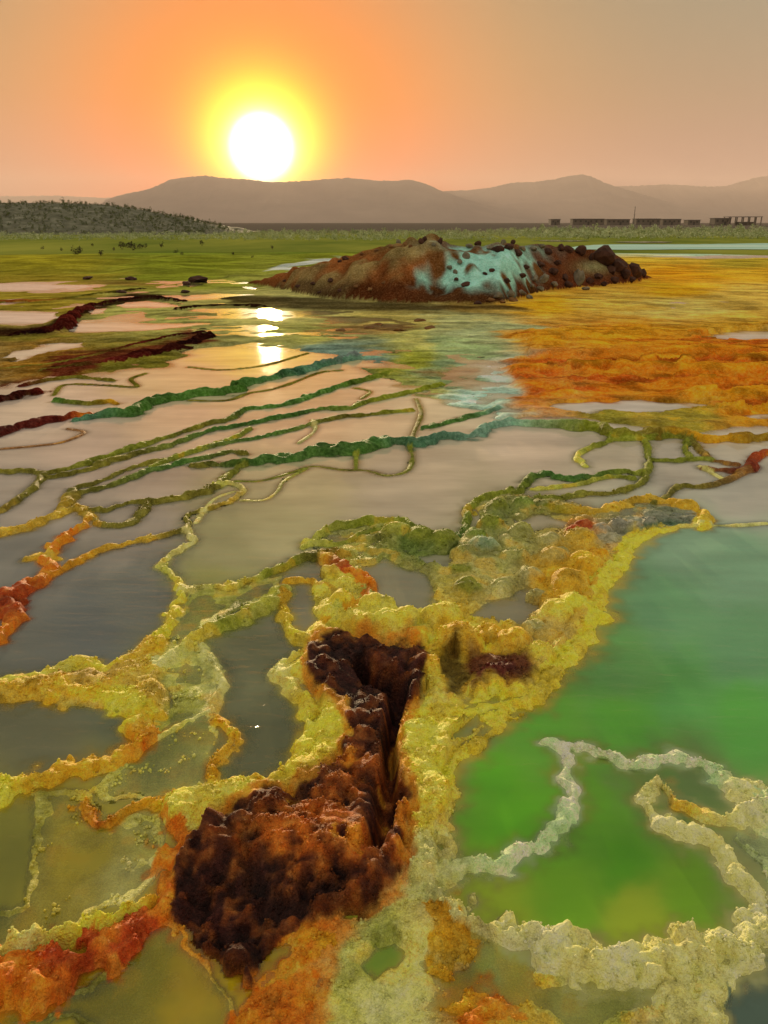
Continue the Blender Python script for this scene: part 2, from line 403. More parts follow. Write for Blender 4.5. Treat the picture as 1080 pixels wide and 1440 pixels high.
def dome(u, v, rpx, col, flat=.8):
    gx, gy = gp(u, v, .03)
    r = rpx * math.hypot(gy, CH) / F
    ii = np.nonzero((np.abs(Xf - gx) < r * 1.4) & (np.abs(Yf - gy) < r * 1.4))[0]
    x, y = Xf[ii], Yf[ii]
    wob_ = fbm(x, y, .9 / r, 3, int(u * 3 + v), Sf[ii], .55)
    d = np.hypot(x - gx, y - gy) / (r * (1 + .28 * wob_))
    z = .004 + r * flat * np.sqrt(np.clip(1 - d * d, 0, 1)) * (1 + .15 * wob_)
    k = (d < 1) & (z > Zf[ii])
    jj = ii[k]
    Zf[jj] = z[k]
    a = (sstep(1.0, .7, d[k]) * .85)[:, None].astype(np.float32)
    cv = CV[col] if isinstance(col, str) else np.array(col, np.float32)
    Cf[jj] = Cf[jj] * (1 - a) + cv * a
    Lf[jj] = LAB_CAU
    LUMP[jj] = .9


for dm in [(683, 768, 24, K('moss', 'aqua', .4)), (705, 823, 19, K('khaki', 'moss', .3)), (744, 807, 19, 'khaki'), (777, 784, 22, K('khaki', 'ochre')), (722, 782, 20, K('khaki', 'moss')), (664, 826, 24, 'moss'), (646, 800, 16, 'moss'), (799, 818, 28, 'gold'), (826, 794, 25, 'gold'), (842, 778, 16, 'amber'),
           (788, 862, 27, 'yellow'), (806, 846, 22, 'yellow'), (622, 864, 28, K('lime', 'yellow')), (589, 890, 18, 'gold'), (650, 902, 32, 'gold'), (722, 902, 30, 'gold'), (690, 890, 22, 'gold'), (573, 868, 22, K('lime', 'yellow', .6)), (548, 872, 24, K('yellow', 'lime', .4)), (611, 930, 16, 'gold'), (689, 950, 24, 'maroon'), (708, 938, 17, 'maroon'), (672, 962, 15, 'maroon'),
           (578, 922, 19, 'brown'), (580, 948, 18, 'maroon'), (683, 884, 13, 'khaki'), (752, 878, 16, 'khaki'), (733, 750, 22, K('khaki', 'moss')), (768, 760, 20, 'khaki'), (815, 756, 22, 'ochre'), (848, 742, 15, 'grey'), (870, 738, 17, 'grey'), (894, 738, 14, 'grey'), (912, 732, 12, 'grey'), (826, 740, 16, 'rust'), (806, 744, 13, 'rust'), (590, 756, 24, 'moss'),
           (622, 760, 24, 'moss'), (560, 750, 22, K('lime', 'moss')), (655, 775, 20, K('moss', 'khaki')), (480, 845, 24, 'yellow'), (505, 870, 24, K('yellow', 'lime', .4)), (520, 845, 18, K('lime', 'yellow')), (470, 800, 16, 'ochre'), (755, 835, 14, 'khaki'), (690, 735, 18, 'moss'), (700, 712, 18, 'moss'), (740, 708, 18, K('moss', 'green')), (668, 752, 16, K('moss', 'green')), (760, 920, 22, 'yellow'), (745, 945, 20, 'yellow'), (635, 885, 14, 'khaki'), (712, 760, 14, 'khaki'), (790, 775, 16, 'khaki')]:
    dome(*dm)
# dark red hollow
paint([(655, 945), (690, 928), (735, 925), (742, 950), (715, 978), (668, 985)], 'maroon', 9, .95)
paint([(620, 935), (655, 920), (662, 970), (630, 985)], 'brown', 8, .8)
carve([(625, 940), (650, 930), (655, 965), (632, 975)], 0.03, 16)

# --- shallow lime crust just under water, left of the centre
raise_zone([(230, 900), (262, 832), (330, 832), (395, 812), (392, 838), (300, 880), (282, 905), (312, 950), (300, 990), (285, 1060), (300, 1100), (200, 1128), (130, 1130), (190, 1060), (215, 1010), (190, 960)],
           -0.010, 22, 0, None, rough=0.007, lump=0.5)
carve([(190, 975), (230, 962), (242, 985), (225, 1000), (196, 996)], 0.045, 12)
carve([(185, 1085), (225, 1055), (250, 1065), (240, 1095), (195, 1112)], 0.035, 18)
raise_zone([(40, 1120), (120, 1115), (170, 1160), (240, 1150), (236, 1230), (180, 1275), (90, 1310), (-60, 1340), (-60, 1270), (45, 1270), (60, 1200)], -0.012, 24, 0, None, rough=0.008, lump=0.5)
carve([(70, 1190), (150, 1180), (170, 1215), (110, 1260), (60, 1250)], 0.022, 22)
raise_zone([(240, 1300), (330, 1390), (340, 1500), (200, 1500), (100, 1430), (-60, 1480), (-60, 1440), (120, 1380), (215, 1300)], -0.022, 30, 0, None, rough=0.012, lump=0.8)
raise_zone([(-60, 962), (30, 952), (75, 940), (150, 934), (205, 905), (232, 880), (246, 880), (236, 930), (225, 985), (208, 1020), (190, 1005), (170, 985), (110, 992), (60, 985), (-60, 1000)], 0.022, 16, newlab('mineral_bank', 'sloping golden crust bank under the yellow rim of the blue grey pool', 'mineral crust'), 'gold', .7, rough=0.016, lump=1.5)
# --- bottom and right apron
LAB_AP = newlab('mineral_apron', 'pale lime and cream crust apron below the green pools', 'mineral crust')
raise_zone([(600, 1240), (640, 1270), (700, 1310), (850, 1350), (1000, 1340), (1040, 1370), (1010, 1420), (990, 1520), (420, 1520), (430, 1380), (500, 1295), (575, 1230)], 0.004, 20, LAB_AP, None, rough=0.016, lump=1.2)
carve([(490, 1350), (512, 1318), (550, 1306), (582, 1340), (560, 1362), (520, 1380)], 0.035, 14)
carve([(770, 1372), (850, 1370), (920, 1380), (940, 1440), (790, 1440), (740, 1400)], 0.018, 20)
carve([(1020, 1365), (1100, 1335), (1140, 1500), (1015, 1500)], 0.07, 14)
raise_zone([(1050, 1120), (1200, 1090), (1200, 1340), (1075, 1330), (1082, 1270), (1060, 1210), (1030, 1180)], 0.006, 18, 0, None, rough=0.018, lump=1.2)
raise_zone([(430, 1300), (500, 1290), (470, 1360), (450, 1500), (320, 1500), (345, 1400), (390, 1350)], 0.008, 14, 0, 'orange', .8, rough=0.014, lump=1.4)
# --- broad yellow shelf between the crater and the green pool
LAB_SH = newlab('mineral_shelf', 'yellow crusty shelf between the rusty crater and the green pool', 'mineral crust')
raise_zone([(560, 1010), (600, 985), (660, 980), (740, 960), (790, 910), (825, 880), (838, 845), (850, 815), (870, 790), (880, 770), (860, 772), (830, 800), (800, 850), (780, 890), (740, 930), (690, 960), (640, 985),
            (590, 985), (556, 1010), (552, 1090), (580, 1150), (575, 1230), (612, 1255), (628, 1200), (628, 1090), (645, 1060), (700, 1005), (660, 1000)], 0.04, 14, LAB_SH, None, rough=0.012, lump=1.4)
paint([(560, 1010), (640, 990), (720, 970), (790, 915), (835, 850), (860, 800), (880, 770), (900, 752), (880, 790), (850, 850), (800, 930), (740, 985), (690, 1005), (640, 1060), (625, 1100), (622, 1190), (590, 1190), (560, 1100)], 'yellow', 10, .8)
# --- yellow slope left of the crater
LAB_SL = newlab('mineral_slope', 'bright yellow crusty slope around the small grey-green pool', 'mineral crust')
raise_zone([(300, 1105), (345, 1098), (372, 1100), (405, 1080), (430, 1050), (440, 1015), (420, 975), (398, 940), (420, 915), (445, 885), (500, 885), (500, 1000), (490, 1060), (450, 1110), (400, 1140), (330, 1150), (250, 1180), (235, 1125)],
           0.045, 16, LAB_SL, 'yellow', .75, rough=0.014, lump=1.2)

carve([(634, 1024), (676, 1004), (690, 1008), (658, 1042), (634, 1054)], 0.06, 8)
# ------------------------------------------------------------------ rims
LBL = dict(
    pink=('thin olive mineral rim parting the pinkish terrace pools', 'thin rims between terrace pools'),
    hair=('hair-thin mineral line showing just above a pinkish pool', 'hair-thin mineral lines'),
    grn=('mossy green rim winding among the grey middle pools', 'mossy rims of the middle pools'),
    far=('dark rusty crust ridge among the pale far puddles', 'dark far ridges'))


def catmull(p, n=5):
    p = np.array(p, float)
    if len(p) < 3:
        return p
    q = np.vstack([2 * p[0] - p[1], p, 2 * p[-1] - p[-2]])
    out = []
    for i in range(len(p) - 1):
        a, b, c, d = q[i:i + 4]
        for t in np.linspace(0, 1, n, endpoint=False):
            out.append(0.5 * ((2 * b) + (c - a) * t + (2 * a - 5 * b + 4 * c - d) * t * t + (3 * b - a - 3 * c + d) * t ** 3))
    out.append(p[-1])
    return np.array(out)


NRIM = [0]


def rim(pts, w, cols, lab, h=0.55, shelf=0.0, hmax=0.075, lump=1.0, wob=0.95, p=2.6):
    """a ridge of mineral crust along pts (photo pixels at its crest); w = width in photo pixels"""
    NRIM[0] += 1
    sd_ = NRIM[0] * 17
    ws = [q[2] if len(q) > 2 else w for q in pts]
    q0 = np.array([q[:2] for q in pts], float)
    wx = []
    for (u, v), wp in zip(q0, ws):
        gx, gy = gp(u, v, 0)
        wx.append(max(0.5 * wp * 1.12 * math.hypot(gy, CH) / F, (0.0025 if w < 5 else 0.0042) * math.hypot(gx, gy)))
    crest = [min(hmax, h * (.5 if w < 5 else 1.5) * a) for a in wx]
    P = np.array([(*gp(u, v, cz), a, cz) for (u, v), a, cz in zip(q0, wx, crest)])
    P = catmull(P, 6)
    wm = P[:, 2].max() * 4 + 0.05
    bb = (Xf > P[:, 0].min() - wm) & (Xf < P[:, 0].max() + wm) & (Yf > P[:, 1].min() - wm) & (Yf < P[:, 1].max() + wm)
    idx = np.nonzero(bb)[0]
    if len(idx) == 0:
        return
    wbar = float(P[:, 2].mean())
    P[:, 2] *= 1 + .35 * vn(np.arange(len(P)) * .31, np.full(len(P), sd_ * 1.7), sd_)
    x0, y0 = Xf[idx], Yf[idx]
    f1 = 0.5 / max(wbar, 0.012)
    x = x0 + wob * wbar * fbm(x0, y0, f1, 4, sd_, Sf[idx], 0.62)
    y = y0 + wob * wbar * fbm(x0, y0, f1, 4, sd_ + 7, Sf[idx], 0.62)
    x = x + .34 * wbar * fbm(x0, y0, f1 * 3.2, 3, sd_ + 11, Sf[idx], .65)
    y = y + .34 * wbar * fbm(x0, y0, f1 * 3.2, 3, sd_ + 13, Sf[idx], .65)
    best = np.full(len(idx), 1e9); bs = np.full(len(idx), 1e9); bh = np.zeros(len(idx)); bt = np.zeros(len(idx)); bw = np.ones(len(idx))
    n = len(P) - 1
    for i in range(n):
        a, b = P[i], P[i + 1]
        ex, ey = b[0] - a[0], b[1] - a[1]
        L = max(1e-12, ex * ex + ey * ey)
        t = np.clip(((x - a[0]) * ex + (y - a[1]) * ey) / L, 0, 1)
        d = np.hypot(x - a[0] - t * ex, y - a[1] - t * ey)
        wv = a[2] + (b[2] - a[2]) * t
        s = d / wv
        m = s < bs
        bs[m] = s[m]; best[m] = d[m]; bh[m] = (a[3] + (b[3] - a[3]) * t)[m]; bt[m] = (i + t[m]) / n; bw[m] = wv[m]
    hm = bh * (1 + 0.35 * fbm(x0, y0, f1 * 0.7, 2, sd_ + 3, Sf[idx]))
    z = hm * (1 - bs ** p) + .30 * bh * fbm(x0, y0, f1 * 1.6, 3, sd_ + 5, Sf[idx], .6) * np.clip(1.1 - bs, 0, 1)
    z = np.where(bs > 1, -np.minimum((bs - 1) * bw * 1.1, 0.3), z)
    if shelf > 0:
        zs = -0.004 - 0.03 * np.clip((best - bw) / (shelf * bw), 0, 3) ** 1.5
        z = np.maximum(z, np.where(bs > 1, zs, -1))
    up = z > Zf[idx]
    ii = idx[up]
    Zf[ii] = z[up]
    cl = [CV[c] if isinstance(c, str) else np.array(c) for c in (cols if isinstance(cols, list) else [cols])]
    if len(cl) == 1:
        cc = np.repeat(cl[0][None], len(idx), 0)
    else:
        tt = bt * (len(cl) - 1)
        i0 = np.clip(tt.astype(int), 0, len(cl) - 2)
        fr = (tt - i0)[:, None]
        ca = np.array(cl)
        cc = ca[i0] * (1 - fr) + ca[i0 + 1] * fr
    a = (sstep(2.3 + shelf * 0.5, 1.0, bs) * np.where(z > Zf[idx] - 0.02, 1, 0))[:, None].astype(np.float32)
    Cf[idx] = Cf[idx] * (1 - a) + cc.astype(np.float32) * a
    if lab:
        Lf[ii[bs[up] < 1.25]] = lab
    LUMP[ii[bs[up] < 1.1]] = lump


LISTS = dict(pink=['winding olive rim starting beside the yellow lit puddle', 'long olive rim next above the paired rims of the pink terraces', 'second long olive rim running just below the first', 'third long rim, olive to moss, in the pink terraces', 'short rim feeding into the thick dark green ridge', 'thin mossy rim inside the narrow terrace strip', 'short green spur joining the thick dark green ridge', 'olive rim bending up beside the blue grey terrace pool', 'stubby ochre link between two olive ridges', 'looped olive rim enclosing a small blue grey pool', 'small ochre bump next to the orange knobbly ridge', 'extra olive rim in the terraces'],
             grn=['lower mossy lip under the scalloped crest', 'mossy hook rim jutting into the wide grey pool', 'mossy rim curving round a grey middle pool', 'inner mossy rim inside the curved middle rim', 'mossy rim arching below the orange terrace', 'pale thread rim where the grey pool meets the green pool', 'short mossy bridge rim between two grey pools', 'tiny mossy spur dropping from the arching rim', 'olive rim trailing from the brown knot to the ochre lip', 'straw coloured short rim beside the brown knot', 'cream and khaki spill below the hooked cream rim', 'spare mossy rim'],
             far=['straight dark ridge before the foot of the mound', 'thin rust and brown ridge by the farthest pale puddle', 'olive ridge edging the wide dark brown ridge', 'broken maroon and olive ridge below the wide dark one'])


def lrim(key, *a, **k):
    lb, gr = LBL[key]
    if LISTS.get(key):
        lb = LISTS[key].pop(0)
    rim(a[0], a[1], a[2], newlab('mineral_ridge', lb, 'mineral ridge', gr), **k)


def nrim(label, *a, **k):
    rim(a[0], a[1], a[2], newlab('mineral_ridge', label, 'mineral ridge'), **k)


# far dark ridges
nrim('dark rusty crust ridge hooking round the pale far puddle', [(-60, 478, 14), (0, 470, 14), (40, 465, 15), (80, 455, 22), (98, 440, 18), (120, 428, 12), (160, 421, 9), (205, 415, 8), (255, 421, 5)], 12, ['brown', 'brown', 'maroon', 'brown', 'brown'], h=.45, hmax=.10)
lrim('far', [(245, 433), (280, 428), (330, 427), (372, 428)], 7, 'brown', h=.4)
lrim('far', [(-20, 422), (70, 420), (130, 412), (200, 404)], 5, ['rust', 'olive', 'brown'], h=.3)
nrim('wide dark brown ridge tapering above the yellow lit puddle', [(60, 520, 12), (110, 512, 18), (170, 500, 22), (230, 487, 24), (280, 472, 22), (288, 464, 10)], 20, ['olive', 'maroon', 'brown', 'brown'], h=.3, hmax=.1)
lrim('far', [(-20, 520), (40, 514), (110, 503), (160, 490), (235, 472), (285, 464)], 9, ['olive', 'olive', 'maroon', 'brown'], h=.4)
lrim('far', [(30, 540), (70, 532), (110, 528), (160, 533)], 7, ['maroon', 'olive', 'olive'], h=.35)
nrim('stubby dark red ridge end standing in a pink pool', [(-30, 562), (0, 558), (30, 550), (57, 545)], 13, ['maroon', 'brown', 'maroon'], h=.55)
nrim('rust red ridge running into a dark green one', [(-30, 612), (0, 602), (30, 594), (60, 586), (95, 580), (115, 577)], 15, ['brown', 'maroon', 'maroon', 'rust'], h=.55)
nrim('olive stub ridge beside the rust red ridge', [(77, 560), (100, 562), (125, 564), (150, 561), (165, 563)], 9, ['green', 'olive', 'amber'], h=.55)
# terraces on the left
nrim('long dark green ridge below the yellow lit puddle', [(110, 585, 14), (150, 576, 19), (185, 572, 22), (210, 561, 19), (260, 551, 17), (300, 545, 19), (325, 542, 21), (350, 532), (395, 522), (430, 514), (470, 503), (500, 497)], 16, ['dkteal', 'green', 'green', 'green', 'dkteal', 'slate'], h=.5)
lrim('pink', [(345, 536), (400, 526), (450, 512), (500, 502), (530, 500)], 6.75, ['green', 'dkteal', 'teal'], h=.4)
lrim('hair', [(267, 562), (300, 563), (325, 561), (350, 552), (380, 547), (410, 538), (450, 523), (480, 520)], 3, 'olive', h=.5)
lrim('pink', [(-20, 659, 5), (25, 659, 6), (60, 661, 9), (90, 657, 10), (130, 644, 11), (200, 621, 11), (250, 606, 10), (285, 594), (322, 586), (345, 572), (395, 566), (440, 552), (480, 539), (520, 528), (550, 520)], 9.45, ['olive', 'olive', 'moss', 'olive', 'green', 'green', 'moss'], h=.55)
lrim('pink', [(60, 667), (100, 663), (145, 648), (190, 634), (235, 624), (275, 608), (322, 597), (360, 590), (410, 580), (450, 572), (492, 570), (510, 562), (540, 556), (575, 548), (620, 537)], 9.45, ['olive', 'olive', 'green', 'green', 'moss', 'moss'], h=.5)
lrim('pink', [(100, 685), (140, 674), (185, 655), (225, 645), (275, 631), (320, 619), (365, 612), (415, 600), (440, 592), (480, 583), (510, 581), (550, 576), (580, 574)], 8.1, ['olive', 'olive', 'green', 'olive', 'moss'], h=.5)
lrim('pink', [(105, 692), (160, 677), (200, 661), (250, 648), (285, 641), (325, 631), (345, 635)], 9.45, ['olive', 'green', 'olive'], h=.5)
lrim('pink', [(210, 655), (255, 637), (300, 622), (330, 612), (350, 600)], 5.4, 'moss', h=.5)
nrim('thick dark green ridge along the near side of the pink terraces', [(278, 650, 8), (320, 646, 13), (360, 645, 17), (400, 637, 20), (450, 628, 22), (500, 623, 22), (540, 614, 21), (590, 614, 20), (640, 608, 17), (672, 607, 15), (688, 595, 14), (725, 589, 16), (780, 591, 18), (840, 594, 22), (880, 602, 26), (940, 600, 24), (985, 608, 20), (1040, 610, 18), (1120, 604, 18)], 12, ['olive', 'green', 'green', 'green', 'dkteal', 'teal', 'teal', 'moss', 'olive', 'amber', 'olive'], h=.55, hmax=.09)
lrim('pink', [(595, 600), (640, 588), (680, 578), (700, 570)], 9.45, ['green', 'green', 'teal'], h=.35)
lrim('hair', [(575, 625), (583, 605), (592, 580), (585, 560)], 3.5, 'olive', h=.4)
lrim('hair', [(500, 545), (520, 550), (508, 560)], 4, 'olive')
lrim('pink', [(-20, 722, 9), (0, 714, 9), (30, 695, 10), (52, 675, 10), (62, 662, 8)], 12.15, ['ochre', 'olive', 'olive'], h=.5)
nrim('olive and ochre ridge crossing between the blue grey terrace pools', [(-30, 752, 13), (0, 744, 14), (40, 735, 14), (80, 718, 12), (110, 709, 10), (140, 715, 8), (170, 706, 8), (210, 702, 10), (250, 697, 11), (285, 688, 11), (308, 676, 11), (325, 660, 10), (352, 645, 8)], 11, ['ochre', 'ochre', 'olive', 'olive', 'olive', 'moss'], h=.6)
lrim('pink', [(80, 717), (94, 700), (102, 685)], 13.5, ['ochre', 'olive'], h=.5)
lrim('pink', [(112, 711), (127, 724), (142, 734), (175, 735), (194, 721), (206, 703)], 10.8, ['ochre', 'olive', 'olive'], h=.5)
nrim('orange knobbly ridge at the edge of the blue grey pool', [(128, 720, 9), (110, 738, 12), (86, 754, 14), (66, 772, 15), (72, 790, 16), (45, 812, 20), (15, 824, 24), (-25, 840, 30)], 16, ['ochre', 'orange', 'orange', 'orange', 'orange', 'rust', 'rust'], h=.6)
lrim('pink', [(42, 782), (60, 777), (72, 785)], 12.15, 'ochre', h=.4)
nrim('rust red crust lump beside the blue grey pool', [(-40, 850, 34), (0, 842, 34), (8, 860, 26), (-10, 885, 26)], 30, ['rust', 'rust', 'orange'], h=.5)
nrim('ochre ridge curling behind the blue grey pool', [(40, 815, 14), (85, 798, 11), (130, 774, 10), (175, 762, 9), (225, 751, 9), (262, 740, 9), (264, 722, 7), (300, 710, 7), (325, 701, 7), (341, 686, 7), (322, 677, 6), (300, 682, 5)], 9, ['orange', 'amber', 'ochre', 'olive', 'olive', 'ochre', 'straw', 'lime'], h=.55)
nrim('yellow crumbly rim dividing the blue grey pool from the olive pool', [(263, 740, 6), (270, 760, 6), (240, 778, 6), (226, 794, 7), (244, 806, 8), (256, 825, 9), (246, 845, 10), (236, 870, 12), (218, 900, 15), (190, 920, 16), (150, 934, 17), (110, 927, 16), (75, 938, 16), (30, 951, 17), (-40, 962, 18)], 10, ['straw', 'straw', 'lime', 'yellow', 'yellow', 'gold', 'yellow', 'lime', 'yellow'], h=.6, shelf=.6)
lrim('hair', [(330, 676), (370, 675), (415, 662), (440, 655), (480, 660), (515, 661), (545, 668), (573, 661), (580, 642), (576, 628)], 4, ['moss', 'olive', 'moss'], h=.5)
lrim('hair', [(340, 703), (372, 702), (390, 690), (400, 675), (432, 658)], 3, ['straw', 'moss'], h=.5)
lrim('hair', [(500, 659), (501, 640), (500, 624)], 4, 'moss')
lrim('hair', [(-20, 632), (50, 626), (90, 620), (118, 607), (96, 602)], 2.5, 'earth')
lrim('hair', [(75, 555), (92, 540), (150, 541), (192, 543), (184, 532), (205, 524)], 2.5, 'olive')
lrim('hair', [(265, 515), (310, 519), (370, 513), (432, 496)], 3, 'olive')
lrim('hair', [(440, 590), (442, 605), (420, 622)], 3, 'khaki')
lrim('hair', [(330, 690), (300, 702), (275, 735)], 3, 'straw')
# middle right rims
nrim('mossy green scalloped crest behind the knobbly crust', [(430, 764, 7), (452, 746, 11), (480, 734, 14), (515, 727, 16), (560, 729, 17), (590, 744, 16), (620, 752, 16), (648, 748, 15), (658, 725, 13), (660, 706, 13), (690, 693, 14), (732, 683, 13), (745, 669, 11), (766, 662, 10), (792, 669, 11), (825, 669, 10), (860, 660, 8), (905, 661, 7)], 12, ['lime', 'moss', 'moss', 'green', 'moss', 'moss', 'green', 'green', 'moss'], h=.7, hmax=.12, lump=1.5)
lrim('grn', [(432, 758), (470, 762), (500, 752), (540, 742), (580, 752)], 10, ['lime', 'moss', 'moss'], h=.6)
lrim('grn', [(825, 653), (812, 638), (832, 626), (855, 618), (858, 607), (838, 600)], 8, ['lime', 'moss', 'moss'], h=.5)
lrim('grn', [(860, 614), (905, 615), (912, 635), (911, 656), (900, 676), (860, 690), (820, 690), (790, 696), (755, 697)], 9, ['moss', 'moss', 'olive', 'moss'], h=.6)
lrim('grn', [(750, 685), (782, 682), (820, 677), (860, 667), (892, 671)], 7, ['lime', 'moss'], h=.5)
lrim('grn', [(905, 615), (940, 611), (968, 614), (982, 627), (1002, 643), (1035, 650)], 8, ['moss', 'olive', 'earth'], h=.5)
nrim('brown knotted rim joint among the grey middle pools', [(990, 655, 8), (1020, 656, 12), (1050, 655, 13), (1060, 640, 11), (1085, 630, 10), (1130, 625, 10)], 10, ['earth', 'maroon', 'rust', 'maroon'], h=.6)
lrim('grn', [(918, 643), (950, 645), (975, 642), (1002, 643)], 7, 'moss', h=.5)
lrim('grn', [(966, 616), (964, 630), (972, 641)], 5, 'moss', h=.5)
lrim('grn', [(1055, 656), (1022, 672), (990, 681), (955, 681), (938, 695), (918, 706)], 7, ['earth', 'olive', 'olive'], h=.5)
lrim('grn', [(985, 655), (1016, 672)], 4, 'straw', h=.5)
nrim('olive and ochre lip curling round the grey hollow', [(768, 712, 9), (800, 712, 11), (842, 714, 12), (890, 698, 13), (940, 700, 13), (978, 708, 13), (993, 722, 12), (985, 737, 10)], 12, ['moss', 'ochre', 'ochre', 'ochre', 'gold', 'yellow'], h=.7, lump=1.5)
nrim('long crumbly yellow rim along the shore of the green pool', [(990, 735, 8), (955, 738, 9), (920, 746, 12), (892, 760, 16), (872, 788, 19), (852, 815, 21), (840, 845, 23), (828, 880, 24), (797, 920, 25), (780, 945, 25), (752, 972, 24), (718, 992, 18), (695, 1016, 16), (670, 1044, 16), (645, 1064, 16), (630, 1086, 18), (628, 1120, 20), (622, 1180, 22), (614, 1225, 22), (606, 1250, 22)], 18, ['straw', 'yellow', 'yellow', 'yellow', 'yellow', 'yellow', 'yellow', 'yellow', 'yellow', 'yellow', 'straw', 'palelime'], h=.32, shelf=1.6, lump=1.3)
lrim('grn', [(1078, 735), (1040, 738), (1000, 738)], 4, 'palelime', h=.4)
nrim('pale yellow rim of the small cloudy pool in the shelf', [(560, 1020, 30), (600, 1000, 26), (640, 1000, 18), (690, 990, 16), (718, 990, 14)], 20, ['gold', 'yellow', 'yellow', 'yellow'], h=.3)
# near left
nrim('lime rim reaching from the yellow rim to the knobbly crust', [(258, 826, 9), (300, 822, 9), (340, 815, 10), (372, 803, 12), (400, 790, 14), (430, 778, 15), (460, 770, 15), (480, 775, 14)], 11, ['straw', 'lime', 'moss', 'moss', 'olive', 'ochre'], h=.6, shelf=.8)
nrim('pale lime rim below the other one, ending at a small round pool', [(222, 930, 12), (250, 908, 13), (280, 888, 14), (310, 872, 15), (350, 855, 17), (385, 838, 18), (398, 822, 14)], 15, ['palelime', 'lime', 'moss', 'lime', 'lime'], h=.6, shelf=.9)
nrim('thin wavering rim, pale above and orange below, beside the slope pool', [(282, 903, 8), (300, 930, 9), (311, 955, 9), (302, 980, 8), (296, 1000, 9), (320, 1020, 10), (326, 1040, 10), (303, 1064, 10), (296, 1090, 11), (312, 1104, 14)], 9, ['palelime', 'palelime', 'straw', 'amber', 'ochre', 'amber', 'yellow'], h=.6, shelf=1.0)
nrim('short pale lime rim in the shallows', [(205, 1042, 9), (238, 1026, 9), (258, 1014, 8), (290, 1000, 6)], 8, ['straw', 'lime', 'palelime'], h=.45, shelf=1.5)
nrim('yellow knobbly ring round a small grey pool', [(398, 828, 9), (399, 858, 9), (408, 882, 10), (434, 895, 12), (452, 886, 12), (470, 860, 14), (482, 842, 14), (468, 828, 10), (436, 814, 9), (405, 812, 9)], 10, ['gold', 'yellow', 'yellow', 'lime', 'ochre', 'gold'], h=.6)
nrim('orange folded lump above the small grey pool', [(455, 775, 16), (478, 795, 20), (505, 808, 18), (522, 822, 14), (514, 842, 14), (492, 852, 14), (474, 848, 12)], 16, ['ochre', 'rust', 'orange', 'orange', 'amber', 'gold'], h=.6, lump=1.5)
nrim('yellow lip of the slope over the small grey green pool', [(312, 1104, 16), (340, 1096, 18), (372, 1101, 18), (402, 1080, 18), (428, 1052, 20), (440, 1018, 20), (436, 990, 18), (412, 962, 16), (394, 938, 14), (420, 915, 14), (444, 890, 14), (455, 870, 12)], 17, ['gold', 'yellow', 'yellow', 'yellow', 'yellow', 'straw', 'yellow', 'gold'], h=.5, lump=1.3, shelf=.4)
nrim('broad yellow bank with bubbly edge between the blue grey and olive grey pools', [(-60, 985, 20), (0, 975, 22), (60, 968, 26), (110, 965, 28), (150, 968, 30), (175, 975, 30), (190, 1000, 28), (195, 1025, 28)], 26, ['olive', 'ochre', 'gold', 'gold', 'yellow', 'yellow', 'gold'], h=.42, lump=1.6)
nrim('thick golden bank below the olive grey pool', [(-60, 1118, 36), (0, 1100, 34), (50, 1082, 32), (100, 1072, 30), (150, 1060, 30), (188, 1040, 26), (200, 1015, 20)], 30, ['yellow', 'yellow', 'gold', 'gold', 'gold', 'orange', 'gold'], h=.5, lump=1.6)
nrim('orange rim hooking round the lime shallows', [(113, 1128, 10), (135, 1150, 12), (156, 1152, 12), (190, 1132, 12), (235, 1122, 13), (270, 1118, 14), (312, 1106, 16)], 12, ['amber', 'orange', 'amber', 'amber', 'yellow', 'yellow'], h=.55)
nrim('bright orange crust band at the corner of the crater', [(236, 1124, 16), (244, 1150, 22), (252, 1175, 28), (244, 1205, 28), (236, 1240, 26), (225, 1262, 26)], 22, ['amber', 'orange', 'orange', 'orange', 'rust'], h=.35)
nrim('thick rust red bank with yellow top running to the crater', [(-70, 1385, 56), (0, 1372, 56), (60, 1345, 54), (110, 1322, 50), (160, 1300, 46), (205, 1272, 40), (235, 1245, 34)], 44, ['rust', 'orange', 'rust', 'rust', 'rust', 'orange'], h=.5, hmax=.045, lump=1.2)
nrim('frothy pale yellow crest on the rust red bank', [(-60, 1345, 16), (0, 1322, 18), (50, 1308, 20), (90, 1300, 18), (140, 1288, 16), (180, 1274, 14), (210, 1255, 12)], 16, ['yellow', 'straw', 'yellow', 'yellow', 'amber'], h=1.6, hmax=.07, lump=1.6)
